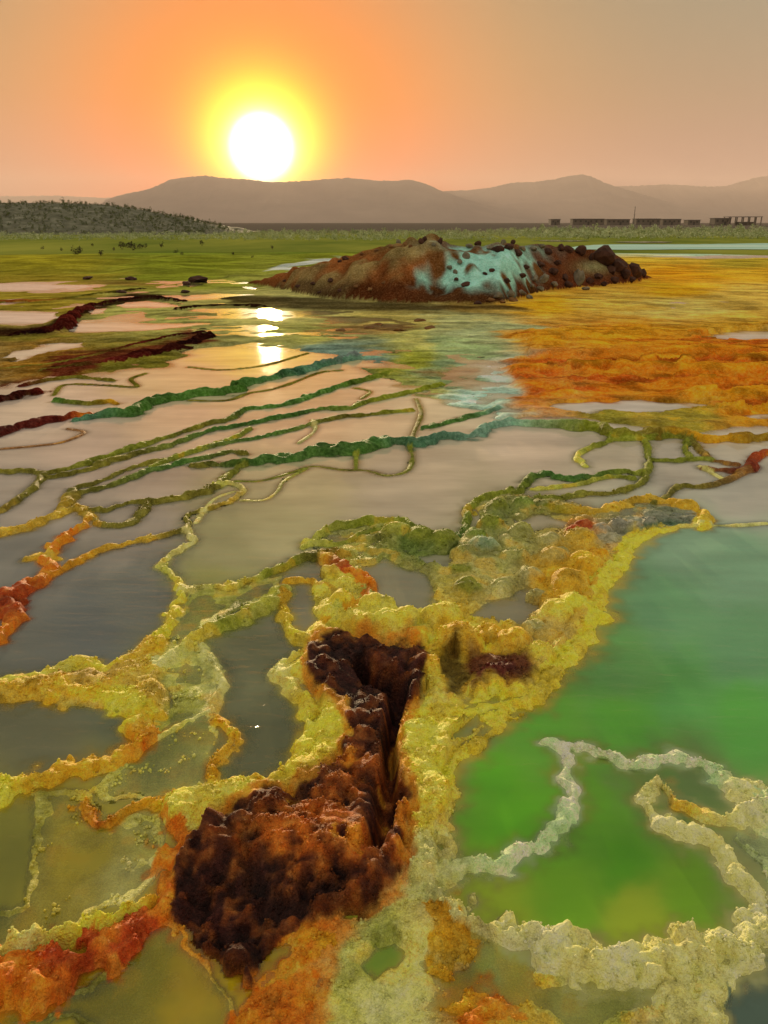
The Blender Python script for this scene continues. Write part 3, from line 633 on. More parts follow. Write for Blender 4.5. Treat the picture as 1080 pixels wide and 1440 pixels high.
# rims in the green pool
nrim('thin minty white rim dropping down through the green pool', [(780, 1042, 11), (796, 1062, 11), (793, 1088, 11), (808, 1108, 14), (800, 1132, 14), (788, 1152, 15), (760, 1178, 17), (730, 1190, 17), (708, 1208, 18), (665, 1212, 18), (622, 1222, 20)], 12, ['mint', 'mint', 'mint', 'mint', 'mint', 'palelime'], h=.42, shelf=.5)
nrim('minty white rim arching across the green pool', [(778, 1042, 12), (810, 1046, 12), (860, 1060, 14), (890, 1071, 15), (920, 1065, 15), (955, 1058, 15), (990, 1072, 16), (1020, 1088, 20), (1045, 1106, 24), (1080, 1108, 26), (1140, 1110, 30)], 14, ['mint', 'mint', 'mint', 'mint', 'mint', 'cream', 'mint'], h=.42, shelf=.4)
nrim('cream crumbly hooked rim ringing the inner green pool', [(936, 1103, 14), (917, 1117, 13), (920, 1136, 14), (946, 1155, 17), (980, 1170, 18), (1014, 1186, 19), (1040, 1212, 22), (1058, 1246, 24), (1066, 1284, 28), (1054, 1315, 32), (1018, 1326, 34), (980, 1318, 34), (940, 1330, 36), (900, 1346, 38), (858, 1350, 38), (820, 1334, 36), (780, 1327, 34), (740, 1312, 32), (700, 1304, 30), (668, 1290, 28), (648, 1270, 26), (620, 1258, 26)], 22, ['cream', 'cream', 'cream', 'cream', 'cream', 'cream', 'cream', 'cream', 'cream', 'cream', 'palelime'], h=.62, hmax=.068, shelf=.35, lump=1.6)
nrim('cream and golden inner branch of the hooked rim', [(937, 1104, 10), (956, 1126, 14), (985, 1140, 20), (1026, 1146, 26), (1056, 1134, 30), (1090, 1115, 30)], 18, ['cream', 'gold', 'straw', 'cream', 'mint'], h=.5, lump=1.6)
lrim('grn', [(1012, 1350, 20), (985, 1380, 34), (965, 1420, 44), (960, 1480, 50)], 30, ['cream', 'khaki'], h=.25)
nrim('golden frilled patch beside the inner green pool', [(625, 1280, 26), (640, 1305, 34), (625, 1330, 30)], 30, ['amber', 'amber', 'gold'], h=.25, lump=1.8)
nrim('orange crust lump at the foot of the lime apron', [(640, 1400, 30), (665, 1405, 38), (690, 1420, 36), (670, 1450, 36)], 34, ['amber', 'orange', 'orange'], h=.35, lump=1.8)
nrim('orange crust tongue below the rusty crater', [(425, 1318, 40), (405, 1350, 46), (395, 1390, 50), (380, 1430, 56), (370, 1480, 56)], 46, ['amber', 'orange', 'orange', 'orange', 'rust'], h=.28, lump=1.6)

# --- rusty crater with its dark cleft
LAB_BR = newlab('crater_crust', 'jagged rust brown crater crust split by a black cleft', 'crater')
BR = [(425, 925), (450, 902), (490, 893), (540, 898), (588, 905), (602, 940), (598, 985), (570, 1005), (556, 1040), (562, 1080), (578, 1120), (582, 1180), (578, 1222), (560, 1258), (520, 1288), (470, 1308), (432, 1312), (385, 1345), (356, 1388),
      (330, 1380), (290, 1350), (252, 1312), (236, 1290), (240, 1235), (265, 1182), (300, 1158), (350, 1132), (372, 1112), (412, 1130), (442, 1092), (472, 1078), (488, 1040), (478, 1002), (450, 982), (425, 952)]
idx, d = sdpoly(BR, 40, U + 9 * wn1, V + 9 * wn2)
x, y = Xf[idx], Yf[idx]
rg = np.abs(fbm(x, y, 5.5, 4, 91, Sf[idx], .6)); gr = fbm(x, y, 26.0, 4, 92, Sf[idx], .66)
inside = sstep(-6, 16, d)
uu, vv = U.reshape(-1)[idx], V.reshape(-1)[idx]
body = 0.035 + 0.05 * np.exp(-(((uu - 420) / 110) ** 2 + ((vv - 1200) / 60) ** 2)) - 0.06 * np.exp(-(((uu - 320) / 70) ** 2 + ((vv - 1290) / 60) ** 2)) + 0.03 * np.exp(-(((uu - 290) / 40) ** 2 + ((vv - 1180) / 25) ** 2)) \
    - 0.05 * np.exp(-(((uu - 520) / 45) ** 2 + ((vv - 950) / 30) ** 2)) + 0.040 * (rg - .3) + 0.010 * gr
Zf[idx] = Zf[idx] * (1 - inside) + body * inside
orange_spots = 0.85 * np.exp(-(((uu - 445) / 95) ** 2 + ((vv - 1195) / 50) ** 2)) + .6 * np.exp(-(((uu - 485) / 40) ** 2 + ((vv - 1100) / 55) ** 2)) + .5 * np.exp(-(((uu - 575) / 18) ** 2 + ((vv - 1150) / 60) ** 2))  # rust-orange tone, strongest at three spots on the crater
hot = np.clip(orange_spots * (.75 + .9 * gr) + .25 * np.clip(gr, 0, 1) + .18 * (body - .03) / .04 * orange_spots, 0, .9)[:, None].astype(np.float32)
cb = CV['brown'] * (1 - hot) + (CV['orange'] * .55 + CV['rust'] * .45) * hot
mid = sstep(0, .7, rg)[:, None].astype(np.float32)
cb = cb * (1 - .22 * mid) + CV['maroon'] * .22 * mid
a = sstep(-4, 9, d)[:, None].astype(np.float32)
Cf[idx] = Cf[idx] * (1 - a) + cb * a
edge = (np.exp(-((d + 2) / 7.0) ** 2) * .75 * (uu < 590))[:, None].astype(np.float32)
Cf[idx] = Cf[idx] * (1 - edge) + (CV['orange'] * .8 + CV['rust'] * .2) * edge
Lf[idx[d > 0]] = LAB_BR
NOWATER = np.zeros(NR * NC, bool)
NOWATER[idx[(d > -3) | ((d > -30) & (uu > 500))]] = True
LUMP[idx[d > 0]] = 0.45
# cleft
cl = catmull([(505, 930), (530, 950), (560, 965), (552, 1000), (545, 1040), (548, 1085), (546, 1130), (536, 1170), (520, 1205)], 5)
clw = np.interp(np.linspace(0, 1, len(cl)), [0, .2, .5, .75, 1], [9, 13, 9, 17, 11])
for rep in range(1):
    dd = np.full(len(idx), 1e9)
    for i in range(len(cl) - 1):
        a_, b_ = cl[i], cl[i + 1]
        e = b_ - a_; L = max(1e-9, e @ e)
        uw, vw = uu + 3 * wl1.reshape(-1)[idx], vv + 3 * wl2.reshape(-1)[idx]
        t = np.clip(((uw - a_[0]) * e[0] + (vw - a_[1]) * e[1]) / L, 0, 1)
        dd = np.minimum(dd, np.hypot(uw - a_[0] - t * e[0], vw - a_[1] - t * e[1]) / clw[i])
    Zf[idx] -= 0.13 * sstep(1.5, .2, dd)

# ------------------------------------------------------------------ mound
MND = [(352, 404, 402, 0.35), (380, 392, 407, .7), (420, 380, 414, 1.2), (460, 368, 420, 1.8), (510, 355, 426, 2.2), (560, 343, 430, 2.5), (600, 336, 432, 2.6), (630, 339, 432, 2.6), (660, 344, 431, 2.5), (700, 341, 430, 2.6), (740, 342, 420, 2.2), (780, 346, 413, 2.0), (815, 352, 408, 1.8), (850, 356, 406, 1.6), (885, 372, 402, 1.0), (915, 392, 394, 0.4)]
ma, mf, mz, md = [], [], [], []
for u, vt, vb, dep in MND:
    gx, gy = gp(u, vb)
    yc = gy + dep
    pt = at_y(u, vt, yc)
    ma.append(gx / gy); mf.append(gy); mz.append(max(0.05, pt.z)); md.append(dep)
AR = (X / Y).reshape(-1)
msel = np.nonzero((AR > ma[0] - .02) & (AR < ma[-1] + .02) & (Yf > min(mf) - 2) & (Yf < max(mf) + 12))[0]
ar = AR[msel]
fr_, zt, dp = np.interp(ar, ma, mf), np.interp(ar, ma, mz), np.interp(ar, ma, md)
sideF = sstep(ma[0] - .015, ma[0] + .03, ar) * sstep(ma[-1] + .015, ma[-1] - .02, ar)
xm, ym = Xf[msel], Yf[msel]
mn = fbm(xm, ym, .55, 5, 61, Sf[msel], .55)
t_ = (ym - fr_ + .5 * mn) / dp
prof = np.where(t_ < 1, np.clip(t_, 0, 1) ** .8, np.clip(1 - (t_ - 1) * .55, 0, 1))
prof = prof * prof * (3 - 2 * prof) * .4 + prof * .6
rugg = np.abs(fbm(xm, ym, 1.9, 5, 62, Sf[msel], .68))
zz = (zt * prof * (1 + .10 * mn) + .10 * (rugg - .3) * sstep(0, .35, prof)) * sideF
mu = zz > .03
mfine = fbm(xm, ym, 2.6, 4, 64, Sf[msel], .65)
LAB_MD = newlab('rubble_mound', 'rubbly mound with brown flank and pale turquoise mineral face', 'mound')
sel = msel[mu]
Zf[sel] = np.maximum(Zf[sel], zz[mu] + .02)
Lf[sel] = LAB_MD
LUMP[sel] = .3
# mound colours by place: brown flank, turquoise face, dark rubble at the far end
uM = CX + F * xm / (ym * CP + (CH - zz) * SP)
vM = CY - F * (ym * SP - (CH - zz) * CP) / (ym * CP + (CH - zz) * SP)
wv = wet.reshape(-1)[msel]
c = np.repeat(CV['earth'][None] * .7, len(msel), 0)
def mixc(c, col, a):
    a = np.clip(a, 0, 1)[:, None].astype(np.float32)
    return c * (1 - a) + np.array(col, np.float32) * a
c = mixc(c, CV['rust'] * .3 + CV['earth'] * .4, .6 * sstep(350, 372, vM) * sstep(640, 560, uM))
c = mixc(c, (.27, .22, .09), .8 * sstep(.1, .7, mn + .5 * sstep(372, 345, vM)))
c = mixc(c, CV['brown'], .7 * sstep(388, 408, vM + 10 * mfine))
c = c * (1 + .35 * mfine[:, None])
aq = sstep(600, 640, uM + 30 * mfine + (vM - 375) * .5) * sstep(800, 745, uM + 34 * mfine + (vM - 370) * .9) * sstep(342, 354, vM + 7 * mfine) * sstep(418, 400, vM + 10 * mfine)
aq = aq * sstep(-.95, -.45, mfine + .4 * mn)
c = mixc(c, (.36, .74, .66), aq * .95)
dk = sstep(730, 775, uM + 30 * mfine)
c = mixc(c, CV['maroon'] * .6 + CV['earth'] * .2, dk * .9)
c = mixc(c, (.34, .36, .18), dk * .7 * np.exp(-((uM - 838) / 26) ** 2 - ((vM - 376) / 9) ** 2))
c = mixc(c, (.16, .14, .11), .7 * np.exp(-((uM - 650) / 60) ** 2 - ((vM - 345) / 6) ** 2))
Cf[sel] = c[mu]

# ------------------------------------------------------------------ crust relief, then pools
above = np.clip((Zf + 0.012) / 0.02, 0, 1)
near = np.clip((9.0 - RR.reshape(-1)) / 6.0, 0, 1)
w1 = worley(Xf + .01 * fine.reshape(-1), Yf, 24.0, 301); w2 = worley(Xf, Yf, 55.0, 302)
l1 = np.sqrt(np.clip(1 - (w1 / .85) ** 2, 0, 1)); l2 = np.sqrt(np.clip(1 - (w2 / .85) ** 2, 0, 1))
f24 = np.clip(2 - 4 * Sf * 24 * .5, 0, 1); f55 = np.clip(2 - 4 * Sf * 55 * .5, 0, 1)
w0 = worley(Xf + .03 * big1.reshape(-1), Yf, 11.0, 303); l0 = np.sqrt(np.clip(1 - (w0 / .85) ** 2, 0, 1))
cau = (LUMP > 1.55)
Zf += above * LUMP * (0.010 * (l1 - .7) * f24 + 0.0065 * (l2 - .7) * f55) + 0.004 * above * fine.reshape(-1)
m = (Lf == LAB_CAU)
Zf[m] += (above * (0.016 * (l0 - .62) + .006 * (l1 - .6)))[m]
# mineral colour varies over the crust: random tone, far streaks and amber tint
hf = fbm(Xf, Yf, 6.0, 4, 401, Sf); hf2 = fbm(Xf + 31, Yf, 17.0, 3, 402, Sf)
stk = fbm(U / 55.0, LR * 55, 1.0, 4, 411).reshape(-1) * np.clip((640 - V.reshape(-1)) / 80, 0, 1) * (Lf != LAB_MD)
vary = (1 + .22 * hf + .18 * hf2 + .38 * stk)[:, None]
Cf *= np.clip(vary, .45, 1.7)
tint = (sstep(.15, .8, hf2 + .4 * hf) * .35 * (Cf[:, 0] > .3) * (Cf[:, 2] < .3))[:, None]
Cf[:] = Cf * (1 - tint) + CV['amber'] * tint * 1.1
np.clip(Cf, .004, .90, out=Cf)

# pools: connected areas below the water table
def components(mask):
    parent = []

    def find(a):
        while parent[a] != a:
            parent[a] = parent[parent[a]]
            a = parent[a]
        return a
    cp = np.full(mask.shape, -1, np.int32)
    prev = []
    for i in range(mask.shape[0]):
        dfr = np.diff(np.concatenate(([0], mask[i].astype(np.int8), [0])))
        st = np.nonzero(dfr == 1)[0]; en = np.nonzero(dfr == -1)[0]
        cur = []
        j = 0
        for s_, e_ in zip(st, en):
            k = len(parent); parent.append(k)
            while j < len(prev) and prev[j][1] <= s_:
                j += 1
            jj = j
            while jj < len(prev) and prev[jj][0] < e_:
                ra, rb = find(k), find(prev[jj][2])
                if ra != rb:
                    parent[max(ra, rb)] = min(ra, rb)
                jj += 1
            cp[i, s_:e_] = k
            cur.append((s_, e_, k))
        prev = cur
    if not parent:
        return cp
    root = np.array([find(k) for k in range(len(parent))], np.int32)
    return np.where(cp >= 0, root[np.maximum(cp, 0)], -1)


# every crust object is one connected piece; stray scraps go to the ground
for k in range(1, len(LABELS)):
    q = LAB == k
    rows = np.nonzero(q.any(1))[0]; cols_ = np.nonzero(q.any(0))[0]
    if len(rows) == 0:
        continue
    sub = (slice(rows[0], rows[-1] + 1), slice(cols_[0], cols_[-1] + 1))
    cp = components(q[sub])
    ii_, cc_ = np.unique(cp[cp >= 0], return_counts=True)
    if len(ii_) > 1:
        LAB[sub][(cp >= 0) & (cp != ii_[np.argmax(cc_)])] = 0
NOWATER[sdpoly([(600, 900), (680, 900), (680, 985), (600, 990)], 0)[0]] = True
wetm = (Z < 0.0) & ~NOWATER.reshape(NR, NC)
comp = components(wetm)
ids, cnt = np.unique(comp[comp >= 0], return_counts=True)

# named pools: a pixel inside each, its label, and how far its surface lies below the common level
POOLS = [
    (130, 870, 'blue grey rippled pool behind the yellow crumbly rim', -0.002), (60, 1020, 'olive grey pool between two golden banks', -0.018), (360, 1020, 'grey green pool at the foot of the yellow slope', -0.012),
    (960, 900, 'large opaque green pool along the yellow shore', -0.002), (690, 1140, 'bright green pool between the yellow shelf and the minty rim', -0.003), (860, 1240, 'vivid green inner pool ringed by the cream hooked rim', -0.006),
    (970, 1105, 'dull green pool enclosed by the arching minty rim', -0.004), (600, 680, 'wide grey pool beside the mossy scalloped crest', 0), (430, 850, 'small round grey pool in a yellow ring', -0.004),
    (570, 825, 'small grey pool on the knobbly crust', 0), (730, 855, 'cloudy grey pool in the khaki crust', 0), (120, 1170, 'shallow yellow lime pool over bubbly crust', -0.004), (200, 1380, 'deep olive pool below the rust red bank', -0.012),
    (530, 1345, 'little bright green pool in the lime apron', -0.006), (1060, 1420, 'dark teal pool at the end of the cream rim', -0.02), (660, 1040, 'small cloudy pool in the yellow shelf', -0.003), (360, 505, 'pale yellow lit puddle under the dark ridge', 0), (880, 573, 'white shining pool below the orange terrace', 0)]
pool_lab = {}
for u, v, lb, dz in POOLS:
    k = int(np.argmin(((U - u) / 1.0) ** 2 + ((V - v) / 1.0) ** 2))
    cidx = comp.reshape(-1)[k]
    if cidx >= 0 and cidx not in pool_lab:
        pool_lab[int(cidx)] = (lb, dz)

# ------------------------------------------------------------------ materials


def mat(name):
    m = bpy.data.materials.new(name)
    m.use_nodes = True
    nt = m.node_tree
    b = nt.nodes['Principled BSDF']
    return m, nt, b


def N(nt, t, **k):
    n = nt.nodes.new(t)
    for a, v in k.items():
        if a.startswith('i_'):
            n.inputs[a[2:]].default_value = v
        else:
            setattr(n, a, v)
    return n


def crust_material():
    m, nt, b = mat('mineral_crust')
    L = nt.links
    at = N(nt, 'ShaderNodeAttribute', attribute_name='mineral')
    geo = N(nt, 'ShaderNodeNewGeometry')
    n1 = N(nt, 'ShaderNodeTexNoise', i_Scale=38.0, i_Detail=6.0, i_Roughness=.65)
    n2 = N(nt, 'ShaderNodeTexNoise', i_Scale=150.0, i_Detail=4.0, i_Roughness=.7)
    vo = N(nt, 'ShaderNodeTexVoronoi', i_Scale=110.0, feature='SMOOTH_F1')
    vo2 = N(nt, 'ShaderNodeTexVoronoi', i_Scale=240.0)
    for q in (n1, n2, vo, vo2):
        L.new(geo.outputs['Position'], q.inputs['Vector'])
    mr = N(nt, 'ShaderNodeMapRange'); mr.inputs[1].default_value = .3; mr.inputs[2].default_value = .72; mr.inputs[3].default_value = .78; mr.inputs[4].default_value = 1.28
    L.new(n1.outputs['Fac'], mr.inputs[0])
    n3 = N(nt, 'ShaderNodeTexNoise', i_Scale=6.0, i_Detail=9.0, i_Roughness=.72)
    n4 = N(nt, 'ShaderNodeTexNoise', i_Scale=210.0, i_Detail=3.0, i_Roughness=.7)
    n5 = N(nt, 'ShaderNodeTexNoise', i_Scale=26.0, i_Detail=8.0, i_Roughness=.75)
    for q in (n3, n4, n5):
        L.new(geo.outputs['Position'], q.inputs['Vector'])

    def rng_(src, lo, hi, a_, b_):
        q = N(nt, 'ShaderNodeMapRange'); q.inputs[1].default_value = lo; q.inputs[2].default_value = hi; q.inputs[3].default_value = a_; q.inputs[4].default_value = b_
        L.new(src, q.inputs[0])
        return q.outputs[0]

    def mulv(a_, b_):
        q = N(nt, 'ShaderNodeMath', operation='MULTIPLY'); L.new(a_, q.inputs[0]); L.new(b_, q.inputs[1])
        return q.outputs[0]
    tone = mulv(mulv(mr.outputs[0], rng_(n3.outputs['Fac'], .32, .68, .78, 1.38)), rng_(n4.outputs['Fac'], .33, .67, .82, 1.28))
    gam = N(nt, 'ShaderNodeGamma'); L.new(at.outputs['Color'], gam.inputs[0]); L.new(rng_(n5.outputs['Fac'], .35, .66, 1.32, .74), gam.inputs[1])
    mul = N(nt, 'ShaderNodeVectorMath', operation='SCALE')
    L.new(gam.outputs[0], mul.inputs[0]); L.new(tone, mul.inputs['Scale'])
    cl_ = N(nt, 'ShaderNodeVectorMath', operation='MINIMUM'); L.new(mul.outputs[0], cl_.inputs[0]); cl_.inputs[1].default_value = (.92, .92, .92)
    L.new(cl_.outputs[0], b.inputs['Base Color'])
    far_b = N(nt, 'ShaderNodeBump', i_Strength=.5, i_Distance=.05)
    L.new(n3.outputs['Fac'], far_b.inputs['Height'])
    inv = N(nt, 'ShaderNodeMath', operation='MULTIPLY_ADD'); inv.inputs[1].default_value = -1.1; inv.inputs[2].default_value = 1.0
    L.new(vo.outputs['Distance'], inv.inputs[0])
    a1 = N(nt, 'ShaderNodeMath', operation='MULTIPLY_ADD'); a1.inputs[1].default_value = .8
    L.new(n2.outputs['Fac'], a1.inputs[0]); L.new(inv.outputs[0], a1.inputs[2])
    a2 = N(nt, 'ShaderNodeMath', operation='MULTIPLY_ADD'); a2.inputs[1].default_value = -.5
    L.new(vo2.outputs['Distance'], a2.inputs[0]); L.new(a1.outputs[0], a2.inputs[2])
    bp = N(nt, 'ShaderNodeBump', i_Strength=.7, i_Distance=.008)
    L.new(a2.outputs[0], bp.inputs['Height'])
    L.new(far_b.outputs[0], bp.inputs['Normal'])
    L.new(bp.outputs[0], b.inputs['Normal'])
    b.inputs['Roughness'].default_value = .62
    ln = N(nt, 'ShaderNodeVectorMath', operation='LENGTH')
    L.new(geo.outputs['Position'], ln.inputs[0])
    dry = N(nt, 'ShaderNodeMapRange'); dry.inputs[1].default_value = 3; dry.inputs[2].default_value = 8; dry.inputs[3].default_value = .22; dry.inputs[4].default_value = .0
    L.new(ln.outputs['Value'], dry.inputs[0]); L.new(dry.outputs[0], b.inputs['Specular IOR Level'])
    b.inputs['Subsurface Weight'].default_value = .0
    return m


def water_material():
    m, nt, b = mat('brine')
    nt.nodes.remove(b)
    L = nt.links
    out = nt.nodes['Material Output']
    at = N(nt, 'ShaderNodeAttribute', attribute_name='liquid')
    fa = N(nt, 'ShaderNodeAttribute', attribute_name='veil')
    geo = N(nt, 'ShaderNodeNewGeometry')
    mp = N(nt, 'ShaderNodeMapping'); mp.inputs['Scale'].default_value = (1.0, 3.0, 1.0); mp.inputs['Rotation'].default_value = (0, 0, .12)
    L.new(geo.outputs['Position'], mp.inputs['Vector'])
    n1 = N(nt, 'ShaderNodeTexNoise', i_Scale=8.5, i_Detail=3.0, i_Roughness=.5, i_Distortion=.5)
    n2 = N(nt, 'ShaderNodeTexNoise', i_Scale=1.1, i_Detail=3.0)
    L.new(mp.outputs[0], n1.inputs['Vector']); L.new(mp.outputs[0], n2.inputs['Vector'])
    bp = N(nt, 'ShaderNodeBump', i_Strength=.5, i_Distance=.012)
    L.new(n1.outputs['Fac'], bp.inputs['Height'])
    rp_ = N(nt, 'ShaderNodeAttribute', attribute_name='ripple'); L.new(rp_.outputs['Fac'], bp.inputs['Strength'])
    mr = N(nt, 'ShaderNodeMapRange'); mr.inputs[1].default_value = .3; mr.inputs[2].default_value = .7; mr.inputs[3].default_value = .82; mr.inputs[4].default_value = 1.18
    L.new(n2.outputs['Fac'], mr.inputs[0])
    sc = N(nt, 'ShaderNodeVectorMath', operation='SCALE')
    L.new(at.outputs['Color'], sc.inputs[0]); L.new(mr.outputs[0], sc.inputs['Scale'])
    df = N(nt, 'ShaderNodeBsdfDiffuse')
    L.new(sc.outputs[0], df.inputs['Color'])
    tr = N(nt, 'ShaderNodeBsdfTransparent')
    mx = N(nt, 'ShaderNodeMixShader')
    L.new(fa.outputs['Fac'], mx.inputs[0]); L.new(tr.outputs[0], mx.inputs[1]); L.new(df.outputs[0], mx.inputs[2])
    gl = N(nt, 'ShaderNodeBsdfGlossy', i_Roughness=.045)
    L.new(bp.outputs[0], gl.inputs['Normal'])
    fr = N(nt, 'ShaderNodeFresnel', i_IOR=1.45)
    L.new(bp.outputs[0], fr.inputs['Normal'])
    m2 = N(nt, 'ShaderNodeMixShader')
    L.new(fr.outputs[0], m2.inputs[0]); L.new(mx.outputs[0], m2.inputs[1]); L.new(gl.outputs[0], m2.inputs[2])
    L.new(m2.outputs[0], out.inputs['Surface'])
    return m


M_CRUST = crust_material()
M_WATER = water_material()


def grid_mesh(name, fmask, zarr, material, attrs, step=1):
    """mesh of the grid cells in fmask (NR-1, NC-1)"""
    if step == 2:
        h_, w_ = (NR - 1) // 2 * 2, (NC - 1) // 2 * 2
        q_ = fmask[:h_, :w_].reshape(h_ // 2, 2, w_ // 2, 2).any((1, 3))
        fi, fj = np.nonzero(q_)
        fi, fj = fi * 2, fj * 2
    else:
        fi, fj = np.nonzero(fmask)
    if len(fi) == 0:
        return None
    a = fi * NC + fj
    quads = np.stack([a, a + step, a + step * NC + step, a + step * NC], 1)
    vid, inv = np.unique(quads.reshape(-1), return_inverse=True)
    me = bpy.data.meshes.new(name)
    me.vertices.add(len(vid))
    co = np.stack([Xf[vid], Yf[vid], zarr[vid]], 1).astype(np.float32)
    me.vertices.foreach_set('co', co.reshape(-1))
    me.loops.add(len(inv)); me.loops.foreach_set('vertex_index', inv.reshape(-1).astype(np.int32))
    me.polygons.add(len(fi)); me.polygons.foreach_set('loop_start', np.arange(len(fi), dtype=np.int32) * 4)
    me.polygons.foreach_set('use_smooth', np.ones(len(fi), bool))
    me.update(calc_edges=True)
    for an, (kind, arr) in attrs.items():
        at = me.attributes.new(an, kind, 'POINT')
        if kind == 'FLOAT_COLOR':
            v4 = np.ones((len(vid), 4), np.float32); v4[:, :3] = arr[vid]
            at.data.foreach_set('color', v4.reshape(-1))
        else:
            at.data.foreach_set('value', arr[vid].astype(np.float32))
    me.materials.append(material)
    o = bpy.data.objects.new(name, me)
    COL.objects.link(o)
    return o


# ------------------------------------------------------------------ ground and crust objects
FL = LAB[:-1, :-1]
CRUST_OBJ = {}
for k in range(len(LABELS)):
    name, lb, cat, grp = LABELS[k]
    o = grid_mesh(name, FL == k, Zf, M_CRUST, {'mineral': ('FLOAT_COLOR', Cf)})
    if o is None:
        continue
    CRUST_OBJ[k] = o
    if k == 0:
        o['kind'] = 'structure'
    else:
        o['label'] = lb; o['category'] = cat
        if grp:
            o['group'] = grp

# loose popcorn-like mineral grains that cake the near crust
nrng = np.random.default_rng(77)
t0_ = (1 + 5 ** .5) / 2
ICO_V = np.array([(-1, t0_, 0), (1, t0_, 0), (-1, -t0_, 0), (1, -t0_, 0), (0, -1, t0_), (0, 1, t0_), (0, -1, -t0_), (0, 1, -t0_), (t0_, 0, -1), (t0_, 0, 1), (-t0_, 0, -1), (-t0_, 0, 1)]) / 1.902
ICO_F = np.array([(0, 11, 5), (0, 5, 1), (0, 1, 7), (0, 7, 10), (0, 10, 11), (1, 5, 9), (5, 11, 4), (11, 10, 2), (10, 7, 6), (7, 1, 8), (3, 9, 4), (3, 4, 2), (3, 2, 6), (3, 6, 8), (3, 8, 9), (4, 9, 5), (2, 4, 11), (6, 2, 10), (8, 6, 7), (9, 8, 1)])
print('grid', NR, NC)
cand = (RR.reshape(-1) < 5.0) & (Zf > -.002) & (np.abs(AA.reshape(-1)) < math.radians(32)) & (Lf != LAB_MD)
dens = np.clip(.5 + fbm(Xf, Yf, 14.0, 2, 511), .03, 1.2) * np.where(RR.reshape(-1) < 2.8, 1, .5)
FROTH = [[(190, 1165), (235, 1150), (232, 1230), (190, 1265), (110, 1290), (20, 1310), (90, 1270), (170, 1235)], [(50, 1170), (110, 1120), (170, 1165), (120, 1185), (60, 1215)], [(225, 900), (300, 870), (300, 960), (280, 1060), (210, 1115), (150, 1120), (230, 1010)], [(470, 1300), (500, 1330), (520, 1400), (560, 1390), (560, 1440), (440, 1440)], [(330, 1090), (420, 1070), (340, 1100)]]
for k, o_ in list(CRUST_OBJ.items()):
    if k == 0:
        pick = np.nonzero(cand & (Lf == k) & (nrng.random(NR * NC) < .10 * dens))[0]
    else:
        pick = np.nonzero(cand & (Lf == k) & (nrng.random(NR * NC) < .26 * dens))[0]
    if k == 0:
        for poly in FROTH:
            ii_, dd_ = sdpoly(poly, 4)
            fz = fbm(Xf[ii_], Yf[ii_], 16.0, 3, 555)
            ok = (dd_ > 0) & (Zf[ii_] > -.035) & (nrng.random(len(ii_)) < .16 * sstep(.05, .5, fz))
            pick = np.concatenate([pick, ii_[ok]])
    if len(pick) < 20:
        continue
    n = len(pick)
    rad = (.0016 + .0034 * nrng.random(n) ** 2) * np.sqrt(RR.reshape(-1)[pick] / 1.5)
    if k == 0:
        rad = rad * 1.25
    cen = np.stack([Xf[pick], Yf[pick], np.where((Zf[pick] < 0) & (k == 0), -.001, Zf[pick]) + rad * .25], 1)
    cen[:, :2] += nrng.normal(0, .002, (n, 2))
    jit = 1 + .25 * nrng.normal(0, 1, (n, 12, 1)).clip(-1.5, 1.5)
    vv3 = (cen[:, None, :] + ICO_V[None] * rad[:, None, None] * jit).reshape(-1, 3).astype(np.float32)
    ff3 = (ICO_F[None] + (np.arange(n) * 12)[:, None, None]).reshape(-1)
    me = bpy.data.meshes.new('grains')
    me.vertices.add(len(vv3)); me.vertices.foreach_set('co', vv3.reshape(-1))
    me.loops.add(len(ff3)); me.loops.foreach_set('vertex_index', ff3.astype(np.int32))
    me.polygons.add(len(ff3) // 3); me.polygons.foreach_set('loop_start', np.arange(len(ff3) // 3, dtype=np.int32) * 3)
    me.polygons.foreach_set('use_smooth', np.ones(len(ff3) // 3, bool))
    me.update(calc_edges=True)
    at_ = me.attributes.new('mineral', 'FLOAT_COLOR', 'POINT')
    cc4 = np.ones((n, 12, 4), np.float32)
    cc4[..., :3] = np.clip(Cf[pick] * nrng.uniform(.85, 1.3, (n, 1)), 0, .88)[:, None, :]
    at_.data.foreach_set('color', cc4.reshape(-1))
    me.materials.append(M_CRUST)
    g_ = bpy.data.objects.new('grains', me); COL.objects.link(g_)
    g_.parent = o_
    g_['kind'] = 'stuff'
    NGRAIN = globals().get('NGRAIN', 0) + n
print('grains', NGRAIN)

Wc = WCOL.reshape(-1, 4)


RIP = .09 + .40 * np.clip((4.6 - RR.reshape(-1)) / 2.0, 0, 1)


def liquid(level):
    dep = np.clip(level - Zf, 0, 1)
    q = np.exp(-dep * 55.0)[:, None]
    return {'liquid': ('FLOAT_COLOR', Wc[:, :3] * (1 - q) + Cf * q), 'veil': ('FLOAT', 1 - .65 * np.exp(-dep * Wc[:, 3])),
            'ripple': ('FLOAT', RIP)}




def dilate(m):
    o = m.copy()
    o[1:] |= m[:-1]; o[:-1] |= m[1:]; o[:, 1:] |= m[:, :-1]; o[:, :-1] |= m[:, 1:]
    return o


